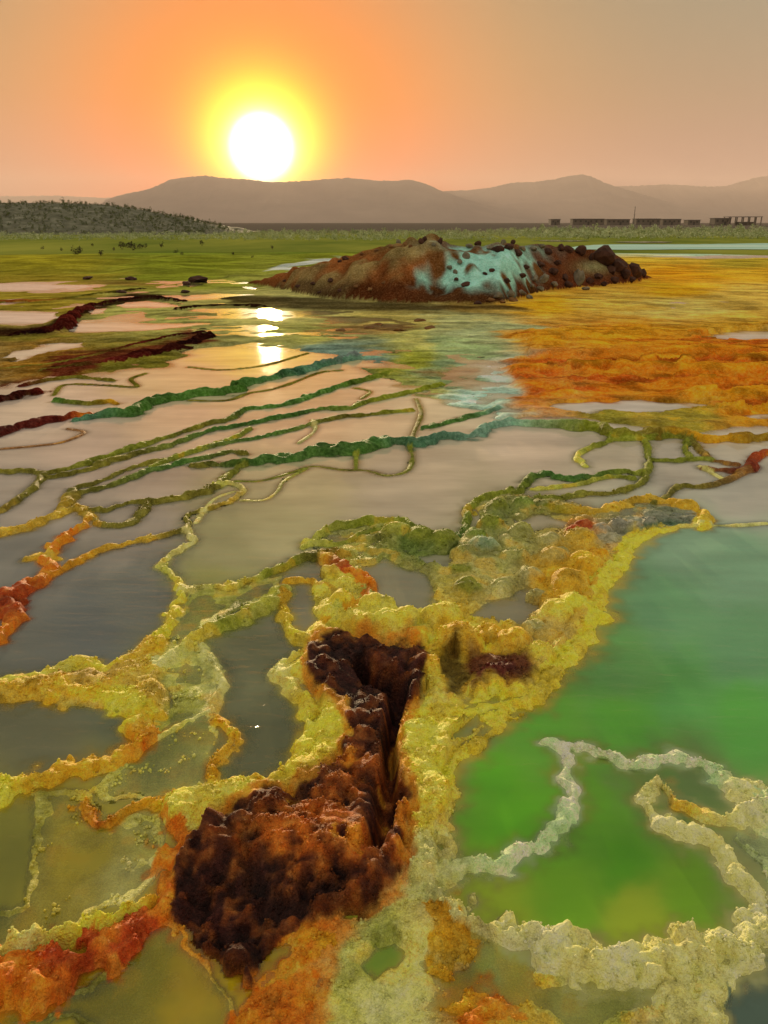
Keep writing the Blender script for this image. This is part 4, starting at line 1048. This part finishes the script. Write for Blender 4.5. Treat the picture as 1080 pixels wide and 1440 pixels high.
small = np.zeros((NR, NC), bool)
for cid, n in zip(ids, cnt):
    if n < 220 and cid not in pool_lab:
        small |= comp == cid
        continue
    lb, dz = pool_lab.get(int(cid), (None, 0.0))
    m = comp == cid
    for _ in range(3):
        m = dilate(m) & ((Z < 0.03) | m)
    fm = m[:-1, :-1] | m[1:, :-1] | m[:-1, 1:] | m[1:, 1:]
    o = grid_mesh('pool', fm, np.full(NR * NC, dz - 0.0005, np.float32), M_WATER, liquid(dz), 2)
    o['kind'] = 'structure'
    if lb:
        o['label'] = lb
m = dilate(small) & ((Z < 0.02) | small)
fm = m[:-1, :-1] | m[1:, :-1] | m[:-1, 1:] | m[1:, 1:]
o = grid_mesh('puddle_water', fm, np.full(NR * NC, -0.0005, np.float32), M_WATER, liquid(0.0), 2)
if o:
    o['kind'] = 'stuff'; o['label'] = 'scattered tiny puddles on the wet mineral flats'


def ground_z(x, y):
    r = math.hypot(x, y - YA)
    if r > 48 or r < 2.3:
        return 0.0
    i = int(np.searchsorted(R, r)); i = min(max(i, 1), NR - 1)
    j = (math.atan2(x, y - YA) - A[0]) / (A[1] - A[0]); j = int(min(max(j, 0), NC - 1))
    return float(Z[i, j])


def hit(u, v):
    d = ray(u, v)
    t = 0.5
    while t < 60:
        p = d * t
        if CH + p[2] <= ground_z(p[0], p[1]):
            return Vector((p[0], p[1], CH + p[2]))
        t *= 1.002
    gx, gy = gp(u, v)
    return Vector((gx, gy, 0))


# ------------------------------------------------------------------ far plain, seen to the horizon
def simple_mesh(name, verts, faces, material, smooth=False):
    me = bpy.data.meshes.new(name)
    me.from_pydata(verts, [], faces)
    me.update()
    if smooth:
        me.polygons.foreach_set('use_smooth', np.ones(len(me.polygons), bool))
    me.materials.append(material)
    return me


def link(name, me, parent=None, loc=None):
    o = bpy.data.objects.new(name, me)
    COL.objects.link(o)
    if parent:
        o.parent = parent
    if loc is not None:
        o.location = loc
    return o


def noise_mat(name, stops, scale=1.0, detail=6, rough=.9, bump=0.0, bd=.05, stretch=(1, 1, 1), spec=.2):
    m, nt, b = mat(name)
    L = nt.links
    geo = N(nt, 'ShaderNodeNewGeometry')
    mp = N(nt, 'ShaderNodeMapping'); mp.inputs['Scale'].default_value = stretch
    L.new(geo.outputs['Position'], mp.inputs['Vector'])
    n1 = N(nt, 'ShaderNodeTexNoise', i_Scale=scale, i_Detail=detail, i_Roughness=.62)
    L.new(mp.outputs[0], n1.inputs['Vector'])
    rp = N(nt, 'ShaderNodeValToRGB')
    while len(rp.color_ramp.elements) < len(stops):
        rp.color_ramp.elements.new(.5)
    for e, (p, c) in zip(rp.color_ramp.elements, stops):
        e.position = p; e.color = (*c, 1)
    L.new(n1.outputs['Fac'], rp.inputs[0]); L.new(rp.outputs[0], b.inputs['Base Color'])
    b.inputs['Roughness'].default_value = rough
    b.inputs['Specular IOR Level'].default_value = spec
    if bump:
        bp = N(nt, 'ShaderNodeBump', i_Strength=bump, i_Distance=bd)
        L.new(n1.outputs['Fac'], bp.inputs['Height']); L.new(bp.outputs[0], b.inputs['Normal'])
    return m


def plain_material():
    m, nt, b = mat('plain_soil')
    L = nt.links
    geo = N(nt, 'ShaderNodeNewGeometry')
    ln = N(nt, 'ShaderNodeVectorMath', operation='LENGTH')
    L.new(geo.outputs['Position'], ln.inputs[0])
    n1 = N(nt, 'ShaderNodeTexNoise', i_Scale=.09, i_Detail=6.0, i_Roughness=.6)
    mp = N(nt, 'ShaderNodeMapping'); mp.inputs['Scale'].default_value = (1, .35, 1)
    L.new(geo.outputs['Position'], mp.inputs['Vector']); L.new(mp.outputs[0], n1.inputs['Vector'])
    rp = N(nt, 'ShaderNodeValToRGB')
    for e, (p, c) in zip(rp.color_ramp.elements, [(.35, (.13, .18, .03)), (.65, (.32, .33, .06))]):
        e.position = p; e.color = (*c, 1)
    L.new(n1.outputs['Fac'], rp.inputs[0])
    mr = N(nt, 'ShaderNodeMapRange'); mr.inputs[1].default_value = 110; mr.inputs[2].default_value = 190
    L.new(ln.outputs['Value'], mr.inputs[0])
    mx = N(nt, 'ShaderNodeMix', data_type='RGBA')
    L.new(mr.outputs[0], mx.inputs[0]); L.new(rp.outputs[0], mx.inputs[6]); mx.inputs[7].default_value = (.15, .125, .10, 1)
    L.new(mx.outputs[2], b.inputs['Base Color'])
    b.inputs['Roughness'].default_value = 1.0
    b.inputs['Specular IOR Level'].default_value = 0.0
    return m


M_PLAIN = plain_material()
rads = [0.0, 0.6, 20, 42, 45.3] + list(np.geomspace(47, 19000, 66))
NA = 180
vv_, ff_ = [], []
for r in rads:
    z = -0.35 if r < 43 else -0.03
    for k in range(NA):
        a = 2 * math.pi * k / NA
        nz = 0.0 if r < 47 else 0.012 * math.sin(r * .13 + 3 * math.sin(a * 7)) * min(1, (r - 47) / 20)
        vv_.append((r * math.sin(a), r * math.cos(a), z + nz))
for i in range(len(rads) - 1):
    for k in range(NA):
        k2 = (k + 1) % NA
        ff_.append((i * NA + k, (i + 1) * NA + k, (i + 1) * NA + k2, i * NA + k2))
o = link('plain', simple_mesh('plain', vv_, ff_, M_PLAIN, True))
o['kind'] = 'structure'

def far_pool(label, pts, col, z=.04, m_=None):
    pp = catmull(pts + [pts[0]], 8)[:-1]
    rr_ = np.random.default_rng(len(label))
    vs3 = []
    for u, v in pp:
        gx, gy = gp(u, v + rr_.normal(0, .12), z)
        vs3.append((gx, gy, z))
    me = simple_mesh('pool', vs3, [tuple(range(len(vs3)))], m_ or M_WATER)
    for an, val in (('veil', .97), ('ripple', .08)):
        q = me.attributes.new(an, 'FLOAT', 'POINT'); q.data.foreach_set('value', np.full(len(vs3), val, np.float32))
    q = me.attributes.new('liquid', 'FLOAT_COLOR', 'POINT'); q.data.foreach_set('color', np.tile(np.array([*col, 1], np.float32), len(vs3)))
    o = link('salt_flat' if m_ else 'pool', me)
    o['kind'] = 'structure'; o['label'] = label
    return o


M_SALT = noise_mat('turquoise_salt', [(.3, (.30, .52, .44)), (.5, (.48, .70, .62)), (.72, (.72, .80, .70))], .12, 6, 1.0, stretch=(.3, 1.6, 1), spec=0.0)
far_pool('pale turquoise salt flat beyond the orange flats', [(790, 350.5), (815, 346), (860, 343.5), (930, 343.5), (1010, 343), (1100, 341.5), (1250, 341), (1400, 344), (1400, 351), (1200, 351), (1000, 350.5), (900, 351)], (.46, .70, .60), .0, M_SALT)
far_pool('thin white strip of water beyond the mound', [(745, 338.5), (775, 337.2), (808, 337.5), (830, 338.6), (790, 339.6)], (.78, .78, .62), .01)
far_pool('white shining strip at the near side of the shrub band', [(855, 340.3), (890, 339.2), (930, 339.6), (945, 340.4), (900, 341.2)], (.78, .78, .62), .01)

# ------------------------------------------------------------------ mountains
M_MTN = noise_mat('mountain_rock', [(.3, (.20, .17, .15)), (.7, (.30, .25, .21))], .002, 6, .95)


def mountain(label, crest, dist, depth, seed):
    us = np.linspace(crest[0][0], crest[-1][0], 240)
    vs_ = np.interp(us, [c[0] for c in crest], [c[1] for c in crest])
    vs_ = vs_ + np.random.default_rng(seed).normal(0, .35, len(us))
    nd = 23
    verts, faces = [], []
    xs0 = np.array([at_y(u, v, dist).x for u, v in zip(us, vs_)]); zs0 = np.array([at_y(u, v, dist).z for u, v in zip(us, vs_)])
    for i in range(nd):
        t = i / (nd - 1) * 2 - 1            # -1 near foot, 0 crest, 1 far foot
        s = 1 - abs(t) ** 1.15
        yy = dist + t * depth
        n = fbm(xs0 * 1.0, np.full_like(xs0, yy), 1 / 700.0, 5, seed)
        spur = 1 - abs(t) * (1 - abs(t)) * 1.6 * (0.5 + .5 * n)
        for k in range(len(us)):
            z = zs0[k] * s * (spur[k] if t != 0 else 1)
            verts.append((xs0[k], yy, max(-.5, z)))
    m_ = len(us)
    for i in range(nd - 1):
        for k in range(m_ - 1):
            faces.append((i * m_ + k, i * m_ + k + 1, (i + 1) * m_ + k + 1, (i + 1) * m_ + k))
    # crest row lies exactly on t=0
    o = link('mountain', simple_mesh('mountain', verts, faces, M_MTN, True))
    o['kind'] = 'structure'; o['label'] = label
    return o


mountain('long hazy flat-topped mountain range under the low sun', [(130, 300), (150, 280), (178, 272), (205, 267), (222, 261), (240, 252), (262, 249), (290, 247), (310, 250), (345, 252), (380, 256), (420, 255), (455, 252), (490, 250), (530, 254), (560, 254), (575, 252), (598, 258), (615, 266), (640, 275), (680, 288), (720, 305)], 9000, 1500, 3)
mountain('hazy blue grey mountain with a single rounded peak', [(540, 305), (590, 280), (625, 269), (660, 267), (690, 264), (720, 257), (750, 256), (780, 252), (802, 247), (818, 245), (832, 248), (850, 257), (875, 265), (900, 272), (940, 284), (990, 300), (1020, 306)], 11000, 1800, 5)
mountain('pale farthest mountain range behind the rounded peak', [(820, 280), (868, 262), (905, 261), (940, 259), (990, 262), (1020, 262), (1040, 256), (1062, 250), (1085, 246), (1130, 246), (1180, 250), (1260, 264), (1340, 290)], 14500, 2200, 8)
mountain('very faint low ridge on the horizon past the scrub hill', [(-300, 270), (-200, 266), (-100, 272), (0, 276), (80, 275), (160, 279), (230, 290), (300, 305)], 16000, 1500, 9)

# ------------------------------------------------------------------ shrubs and scrub
M_LEAF = noise_mat('scrub_leaf', [(.3, (.055, .075, .025)), (.7, (.15, .17, .06))], 1.6, 3, .8)
M_LEAFP = noise_mat('pale_leaf', [(.3, (.22, .28, .11)), (.7, (.58, .62, .36))], .5, 3, .8)
M_DARK = noise_mat('dark_leaf', [(.3, (.02, .018, .010)), (.7, (.07, .05, .025))], 2.0, 3, .85)
M_TWIG = noise_mat('twig_bark', [(.3, (.05, .035, .02)), (.7, (.11, .08, .05))], 6, 3, .9)


def clump_geo(rng, sx, sy, sz, n, ls):
    """leaf-sized triangles through an uneven crown"""
    V_, F_ = [], []
    lobes = [(rng.uniform(-.5, .5) * sx, rng.uniform(-.5, .5) * sy, rng.uniform(.3, .75) * sz, rng.uniform(.35, .6)) for _ in range(5)]
    for _ in range(n):
        lx, ly, lz, lr = lobes[rng.randrange(5)]
        a = rng.uniform(0, 6.283); ph = rng.uniform(-1, 1); q = lr * rng.uniform(.55, 1.0)
        c = Vector((lx + sx * q * math.cos(a) * math.sqrt(1 - ph * ph), ly + sy * q * math.sin(a) * math.sqrt(1 - ph * ph), max(.02 * sz, lz + sz * q * ph * .8)))
        d1 = Vector((rng.gauss(0, 1), rng.gauss(0, 1), rng.gauss(0, 1))).normalized() * ls * rng.uniform(.6, 1.3)
        d2 = Vector((rng.gauss(0, 1), rng.gauss(0, 1), rng.gauss(0, 1))).normalized() * ls * rng.uniform(.4, .9)
        k = len(V_)
        V_ += [c - d1 * .5, c + d2 * .5, c + d1 * .5, c - d2 * .5]
        F_.append((k, k + 1, k + 2, k + 3))
    return V_, F_


def twig_geo(rng, h, s):
    V_, F_ = [], []
    for b in range(4):
        a = rng.uniform(0, 6.283); tip = Vector((math.cos(a) * s * .5, math.sin(a) * s * .5, h * rng.uniform(.6, .9)))
        k = len(V_)
        r = .03 * s + .01
        for q in range(3):
            V_.append(Vector((math.cos(q * 2.1) * r, math.sin(q * 2.1) * r, -.03)))
        for q in range(3):
            V_.append(tip + Vector((math.cos(q * 2.1) * r * .3, math.sin(q * 2.1) * r * .3, 0)))
        for q in range(3):
            F_.append((k + q, k + (q + 1) % 3, k + 3 + (q + 1) % 3, k + 3 + q))
    return V_, F_


rng = random.Random(5)
SHRUB = {}
for kind, m in (('scrub', M_LEAF), ('pale', M_LEAFP), ('dark', M_DARK)):
    SHRUB[kind] = []
    for v_ in range(4):
        cv = clump_geo(rng, .5, .5, .8, 90, .16)
        tv = twig_geo(rng, .6, .5)
        SHRUB[kind].append((simple_mesh('crown', *cv, m), simple_mesh('trunk', *tv, M_TWIG)))


def shrub(kind, loc, s, label, group, sq=1.0):
    e = bpy.data.objects.new('shrub', None)
    COL.objects.link(e)
    e.location = loc
    e.rotation_euler = (0, 0, rng.uniform(0, 6.28))
    e.scale = (s, s, s * sq)
    e.empty_display_size = .1
    a, b = SHRUB[kind][rng.randrange(4)]
    link('crown', a, e); link('trunk', b, e)
    e['label'] = label; e['category'] = 'shrub'; e['group'] = group
    return e


# scrub hill on the left: a low rise about 130 m away
HILL = [(-420, 286), (-300, 282), (-120, 281), (0, 282), (60, 282), (110, 283), (150, 285), (195, 291), (230, 298), (270, 306), (300, 313), (325, 320), (342, 327)]
hy0, hyc, hy1 = 118.0, 140.0, 175.0
hx = np.linspace(at_y(-420, 300, hyc).x, at_y(342, 300, hyc).x, 120)
htop = np.array([at_y(u, v, hyc).z for u, v in HILL]); hxx = np.array([at_y(u, v, hyc).x for u, v in HILL])
hz_c = np.interp(hx, hxx, np.maximum(htop, 0.0)) - .35


def hill_z(x, y):
    c_ = float(np.interp(x, hx, hz_c))
    t = (y - hy0) / (hyc - hy0) if y < hyc else (hy1 - y) / (hy1 - hyc)
    t = min(max(t, 0), 1)
    return -.2 + (c_ + .2) * (t ** .75) + .18 * math.sin(x * .5 + y * .3) * t * (1 - t) * 4 + .14 * math.sin(x * 1.3 - y * .21) * (1 - t) * t * 4


verts, faces = [], []
hys = np.linspace(hy0, hy1, 40)
for y in hys:
    for x in hx:
        verts.append((x, y, hill_z(x, y)))
for i in range(len(hys) - 1):
    for k in range(len(hx) - 1):
        a = i * len(hx) + k
        faces.append((a, a + 1, a + len(hx) + 1, a + len(hx)))
M_HILL = noise_mat('hill_soil', [(.3, (.07, .07, .045)), (.55, (.16, .16, .11)), (.7, (.26, .25, .19))], .6, 5, .95)
o = link('hill', simple_mesh('hill', verts, faces, M_HILL, True))
o['kind'] = 'structure'; o['label'] = 'low scrub covered hill beyond the green field'
# scrub mass over the hill
V_, F_ = [], []
r2 = random.Random(9)
for _ in range(2600):
    x = r2.uniform(hx[0], hx[-1]); y = r2.uniform(hy0, hyc + 6)
    z = hill_z(x, y)
    if z < .0:
        continue
    s = r2.uniform(.3, .75) * (1 if r2.random() < .85 else 1.5)
    v1, f1 = clump_geo(r2, .5 * s, .5 * s, .75 * s, 26, .24 * s)
    k = len(V_)
    V_ += [v + Vector((x, y, z - .05)) for v in v1]
    F_ += [tuple(q + k for q in f) for f in f1]
o = link('scrub', simple_mesh('scrub', V_, F_, M_LEAF))
o['kind'] = 'stuff'; o['label'] = 'dense dark green scrub covering the low hill'
for i in range(46):
    x = hx[0] + (hx[-1] - hx[0]) * (.34 + .64 * (i + rng.random()) / 46)
    y = hyc + rng.uniform(-2, 1)
    shrub('scrub', (x, y, hill_z(x, y) - .05), rng.uniform(.5, 1.1), 'small dark shrub on the skyline of the scrub hill', 'shrubs along the hill skyline')
# pale shrubs along the far edge of the mineral flats
V_, F_ = [], []
for _ in range(3200):
    u = r2.uniform(-250, 1330); v = r2.uniform(325, 338) - (2 if u > 700 else 0)
    gx, gy = gp(u, v)
    s = r2.uniform(.35, .8) * (1.7 if u > 720 else 1.1)
    v1, f1 = clump_geo(r2, .6 * s, .6 * s, .7 * s, 22, .22 * s)
    k = len(V_)
    V_ += [q + Vector((gx, gy, -.05)) for q in v1]
    F_ += [tuple(q + k for q in f) for f in f1]
o = link('undergrowth', simple_mesh('undergrowth', V_, F_, M_LEAFP))
o['kind'] = 'stuff'; o['label'] = 'pale green low growth bordering the mineral flats'
for i in range(70):
    u = 340 + (1075 - 340) * (i + rng.random()) / 70
    v = rng.uniform(327, 333)
    gx, gy = gp(u, v)
    shrub('pale', (gx, gy, -.05), rng.uniform(.7, 1.2) * (1.5 if u > 740 else 1), 'pale green shrub in the row along the far edge of the flats', 'pale shrubs along the far edge')
for i in range(22):
    u = rng.uniform(-10, 335); v = rng.uniform(329, 336)
    gx, gy = gp(u, v)
    shrub('pale', (gx, gy, -.05), rng.uniform(.4, .75), 'pale green shrub at the foot of the scrub hill', 'pale shrubs below the scrub hill')
# dark clumps on the green field
for u, v, s in [(106, 358, .55), (112, 355, .45), (142, 360, .42), (172, 350, .5), (180, 348, .45), (188, 351, .55), (196, 349, .4), (204, 348, .3), (227, 347, .32), (248, 356, .3), (256, 358, .24), (284, 345, .34), (328, 358, .22), (60, 350, .22), (130, 346, .2), (383, 350, .25), (355, 362, .2), (86, 352, .2), (160, 352, .22)]:
    p = hit(u, v)
    shrub('dark', (p.x, p.y, p.z - .04), s * p.y / 36.0 * .95, 'dark dry shrub standing on the yellow green field', 'dark shrubs on the green field', .9)

# ------------------------------------------------------------------ rocks
M_ROCKD = noise_mat('dark_rock', [(.3, (.03, .014, .011)), (.7, (.10, .045, .03))], 6, 6, .9, .6, .04)
M_ROCKG = noise_mat('grey_rock', [(.3, (.10, .09, .06)), (.7, (.27, .24, .18))], 6, 6, .85, .6, .04)
M_ROCKB = noise_mat('brown_rock', [(.3, (.12, .055, .02)), (.7, (.27, .14, .05))], 6, 6, .85, .6, .04)


def rock_mesh(seed, m, tall=1.0, sub=3):
    bm = bmesh.new()
    bmesh.ops.create_icosphere(bm, subdivisions=sub, radius=.5)
    rr = random.Random(seed)
    planes = [(Vector((rr.gauss(0, 1), rr.gauss(0, 1), rr.gauss(0, 1))).normalized(), rr.uniform(.26, .42)) for _ in range(9)]
    off = Vector((rr.uniform(0, 50), rr.uniform(0, 50), rr.uniform(0, 50)))
    from mathutils import noise as mn_
    for v in bm.verts:
        for n, d in planes:
            k = v.co.dot(n) - d
            if k > 0:
                v.co -= n * k * .9
        v.co += v.co.normalized() * .09 * mn_.fractal(v.co * 4 + off, 1.0, 2.0, 3)
        v.co.z *= tall
    me = bpy.data.meshes.new('rock')
    bm.to_mesh(me); bm.free()
    me.materials.append(m)
    return me


ROCKS = {k: [rock_mesh(i * 7 + j * 31, m, 1.0 if i < 3 else 1.2, 3 if i < 2 else 2) for i in range(4)] for j, (k, m) in enumerate((('d', M_ROCKD), ('g', M_ROCKG), ('b', M_ROCKB)))}


def rock(u, v, wpx, hpx, kind, label, group=None):
    p = hit(u, v)
    s = math.hypot(p.y, CH) / F
    o = link('rock', ROCKS[kind][rng.randrange(4)])
    w, h = wpx * s, hpx * s
    o.scale = (w * 1.1, w * rng.uniform(.8, 1.1), h * 1.25)
    o.rotation_euler = (rng.uniform(-.2, .2), rng.uniform(-.2, .2), rng.uniform(0, 6.28))
    o.location = (p.x, p.y + .2 * w, p.z + h * .30)
    o['label'] = label; o['category'] = 'rock'
    if group:
        o['group'] = group


rock(850, 372, 34, 30, 'd', 'largest dark boulder on the rubbly end of the mound')
rock(815, 400, 16, 26, 'g', 'upright grey boulder at the foot of the dark rubble')
rock(870, 380, 26, 16, 'd', 'dark slab rock just below the largest boulder')
rock(893, 388, 24, 18, 'd', 'blocky dark rock at the tip of the mound')
rock(818, 357, 16, 12, 'd', 'dark rock on the crest next to the largest boulder')
for u, v, w, h, k in [(880, 390, 18, 12, 'd'), (860, 385, 18, 12, 'd'), (905, 388, 12, 10, 'd'), (800, 355, 14, 10, 'd'), (832, 365, 12, 9, 'd'), (790, 352, 12, 9, 'd'), (770, 357, 12, 8, 'd'), (842, 392, 14, 8, 'd'), (830, 398, 12, 8, 'd'), (800, 403, 12, 8, 'd'),
                      (765, 397, 15, 12, 'g'), (752, 395, 12, 9, 'g'), (778, 385, 14, 10, 'd'), (785, 372, 12, 7, 'd'), (740, 378, 10, 6, 'd'), (760, 374, 14, 6, 'd'), (862, 397, 16, 8, 'd'), (888, 396, 14, 8, 'd'), (780, 402, 9, 7, 'g'), (824, 408, 10, 6, 'g'), (735, 390, 10, 7, 'd'), (748, 404, 9, 6, 'g'), (795, 393, 12, 8, 'd'), (850, 402, 10, 6, 'd')]:
    rock(u, v, w, h, k, 'dark reddish rock in the rubble at the end of the mound', 'rocks in the dark rubble')
for u, v, w, h, k in [(655, 363, 12, 8, 'g'), (646, 370, 9, 6, 'g'), (700, 354, 18, 9, 'd'), (716, 350, 14, 8, 'd'), (690, 350, 12, 7, 'g'), (728, 359, 14, 8, 'd'), (735, 352, 12, 7, 'g'), (750, 352, 12, 6, 'g'), (692, 382, 8, 5, 'd'), (682, 386, 7, 4, 'd'), (655, 402, 14, 6, 'd'), (642, 394, 8, 4, 'd'), (672, 345, 10, 7, 'd'), (660, 348, 9, 6, 'g'), (712, 398, 14, 7, 'd'), (640, 384, 7, 5, 'g'), (708, 343, 9, 6, 'g'), (722, 343, 8, 6, 'd'), (762, 348, 9, 6, 'g'), (632, 378, 8, 6, 'g')]:
    rock(u, v, w, h, k, 'rock on the turquoise face of the mound', 'rocks on the turquoise face')
for u, v, w, h, k in [(700, 418, 18, 8, 'g'), (718, 416, 16, 9, 'g'), (734, 415, 14, 8, 'g'), (690, 424, 14, 6, 'b'), (745, 420, 10, 6, 'g'), (706, 426, 12, 5, 'b'), (722, 424, 14, 6, 'b'), (760, 408, 10, 6, 'g'), (672, 428, 12, 5, 'd')]:
    rock(u, v, w, h, k, 'grey brown rock in the heap at the foot of the mound', 'rocks at the foot of the mound')
for u, v, w, h, k in [(592, 342, 8, 8, 'd'), (597, 340, 7, 9, 'd'), (619, 342, 8, 8, 'd'), (560, 342, 7, 5, 'g'), (570, 345, 8, 5, 'b'), (578, 348, 7, 5, 'b'), (610, 346, 6, 5, 'g'), (550, 348, 7, 4, 'b'), (486, 366, 9, 6, 'd'), (478, 369, 6, 4, 'd'), (508, 358, 7, 4, 'b'), (530, 354, 7, 4, 'b'), (465, 396, 10, 5, 'd'), (440, 400, 8, 4, 'd'), (500, 404, 8, 4, 'b'), (520, 408, 9, 4, 'b'), (478, 410, 8, 4, 'd'), (400, 396, 8, 3, 'd'), (420, 404, 9, 4, 'd'), (540, 398, 7, 3, 'b'), (450, 412, 8, 3, 'd')]:
    rock(u, v, w, h, k, 'small dark stone on the brown flank of the mound', 'stones on the brown flank')
for u, v, w, h in [(277, 397, 32, 9), (262, 401, 14, 6), (122, 393, 18, 5), (183, 394, 20, 5), (260, 412, 14, 5), (170, 412, 14, 5)]:
    rock(u, v, w, h, 'd', 'flat dark stone lying on the wet flats', 'stones on the wet flats')
for u, v in [(520, 462), (478, 466), (530, 458), (560, 466), (605, 462), (590, 452)]:
    rock(u, v, 16, 4, 'b', 'low brown crust lump on the flats below the mound', 'lumps below the mound')

# ------------------------------------------------------------------ buildings on the horizon
M_WALL = noise_mat('mud_wall', [(.3, (.11, .095, .08)), (.7, (.16, .135, .11))], .4, 4, .95)
M_ROOF = noise_mat('flat_roof', [(.3, (.13, .11, .10)), (.7, (.19, .17, .15))], .4, 4, .95)
M_OPEN = noise_mat('dark_opening', [(.3, (.05, .045, .04)), (.7, (.06, .055, .05))], .4, 2, .8)


def box(x0, x1, y0, y1, z0, z1):
    v = [(x0, y0, z0), (x1, y0, z0), (x1, y1, z0), (x0, y1, z0), (x0, y0, z1), (x1, y0, z1), (x1, y1, z1), (x0, y1, z1)]
    f = [(0, 3, 2, 1), (4, 5, 6, 7), (0, 1, 5, 4), (1, 2, 6, 5), (2, 3, 7, 6), (3, 0, 4, 7)]
    return v, f


def building(u0, u1, vt, y, label, nwin):
    a, b = at_y(u0, vt, y), at_y(u1, vt, y)
    w, h = b.x - a.x, a.z
    e = bpy.data.objects.new('building', None); COL.objects.link(e)
    e.location = (a.x, y, 0)
    link('wall', simple_mesh('wall', *box(0, w, 0, 8, -.3, h - .3), M_WALL), e)
    link('roof', simple_mesh('roof', *box(-.4, w + .4, -.4, 8.4, h - .3, h), M_ROOF), e)
    pane = simple_mesh('window', *box(-.6, .6, -.06, .02, h * .45, h * .75), M_OPEN)
    for i in range(nwin):
        o = link('window', pane, e); o.location = ((i + .5) * w / nwin, 0, 0)
    o = link('door', simple_mesh('door', *box(-.6, .6, -.05, .02, 0, min(2.2, h * .6)), M_OPEN), e)
    o.location = (w * .5 + w / nwin * .5 * (nwin % 2), 0, 0)
    e['label'] = label; e['category'] = 'building'


building(775, 788, 308, 560, 'small flat roofed hut standing alone on the horizon', 2)
building(806, 850, 307.5, 540, 'long low building on the horizon past the mound', 6)
building(854, 886, 308, 540, 'low building between the long one and the mast', 5)
building(895, 929, 307.3, 540, 'flat roofed building just past the tall mast', 5)
building(933, 958, 307.8, 545, 'low flat building ending the row past the mast', 4)
building(968, 985, 309, 560, 'squat hut in the gap before the open pavilion', 2)
building(1006, 1028, 306.5, 500, 'boxy building adjoining the open pavilion', 3)
# open pavilion
e = bpy.data.objects.new('pavilion', None); COL.objects.link(e)
p0, p1 = at_y(1022, 304.5, 500), at_y(1070, 304.5, 500)
e.location = (p0.x, 500, 0)
pw, ph = p1.x - p0.x, p0.z
link('roof', simple_mesh('roof', *box(0, pw, -3, 5, ph - .35, ph), M_ROOF), e)
pm = simple_mesh('post', *box(-.25, .25, -.25, .25, -.2, ph - .35), M_WALL)
for i in range(6):
    for yy in (-2.5, 4.5):
        o = link('post', pm, e); o.location = (.6 + (pw - 1.2) * i / 5, yy, 0)
link('wall', simple_mesh('wall', *box(pw * .35, pw * .9, 3, 3.4, -.2, 2.0), M_WALL), e)
e['label'] = 'open sided pavilion with a thin flat roof on posts'; e['category'] = 'pavilion'
# mast
e = bpy.data.objects.new('radio_mast', None); COL.objects.link(e)
p0 = at_y(893.5, 290, 520)
e.location = (p0.x, 520, 0)
v1, f1 = [], []
for i in range(7):
    z = p0.z * i / 6; r = .35 - .22 * i / 6
    for q in range(6):
        v1.append((r * math.cos(q * 1.047), r * math.sin(q * 1.047), z - (.3 if i == 0 else 0)))
for i in range(6):
    for q in range(6):
        f1.append((i * 6 + q, i * 6 + (q + 1) % 6, i * 6 + 6 + (q + 1) % 6, i * 6 + 6 + q))
link('pole', simple_mesh('pole', v1, f1, M_ROOF), e)
for q, zz_ in enumerate((.55, .75, .92)):
    link('crossbar', simple_mesh('crossbar', *box(-.7 + .15 * q, .7 - .15 * q, -.06, .06, p0.z * zz_, p0.z * zz_ + .14), M_ROOF), e)
e['label'] = 'thin tall mast rising among the horizon buildings'; e['category'] = 'mast'

# ------------------------------------------------------------------ the dusty air
if HAZE:
    hv, hfc = box(-19500, 19500, -19500, 19500, -2.0, 960)
    me = bpy.data.meshes.new('haze'); me.from_pydata(hv, [], hfc); me.update()
    m = bpy.data.materials.new('dusty_air'); m.use_nodes = True
    nt = m.node_tree; nt.nodes.clear()
    out = nt.nodes.new('ShaderNodeOutputMaterial')
    pv = nt.nodes.new('ShaderNodeVolumePrincipled')
    pv.inputs['Color'].default_value = (.82, .68, .64, 1)
    pv.inputs['Density'].default_value = 6.5e-5
    pv.inputs['Anisotropy'].default_value = .2
    nt.links.new(pv.outputs[0], out.inputs['Volume'])
    me.materials.append(m)
    o = link('haze', me)
    o['kind'] = 'stuff'; o['label'] = 'pale dusty air over the plain and mountains'
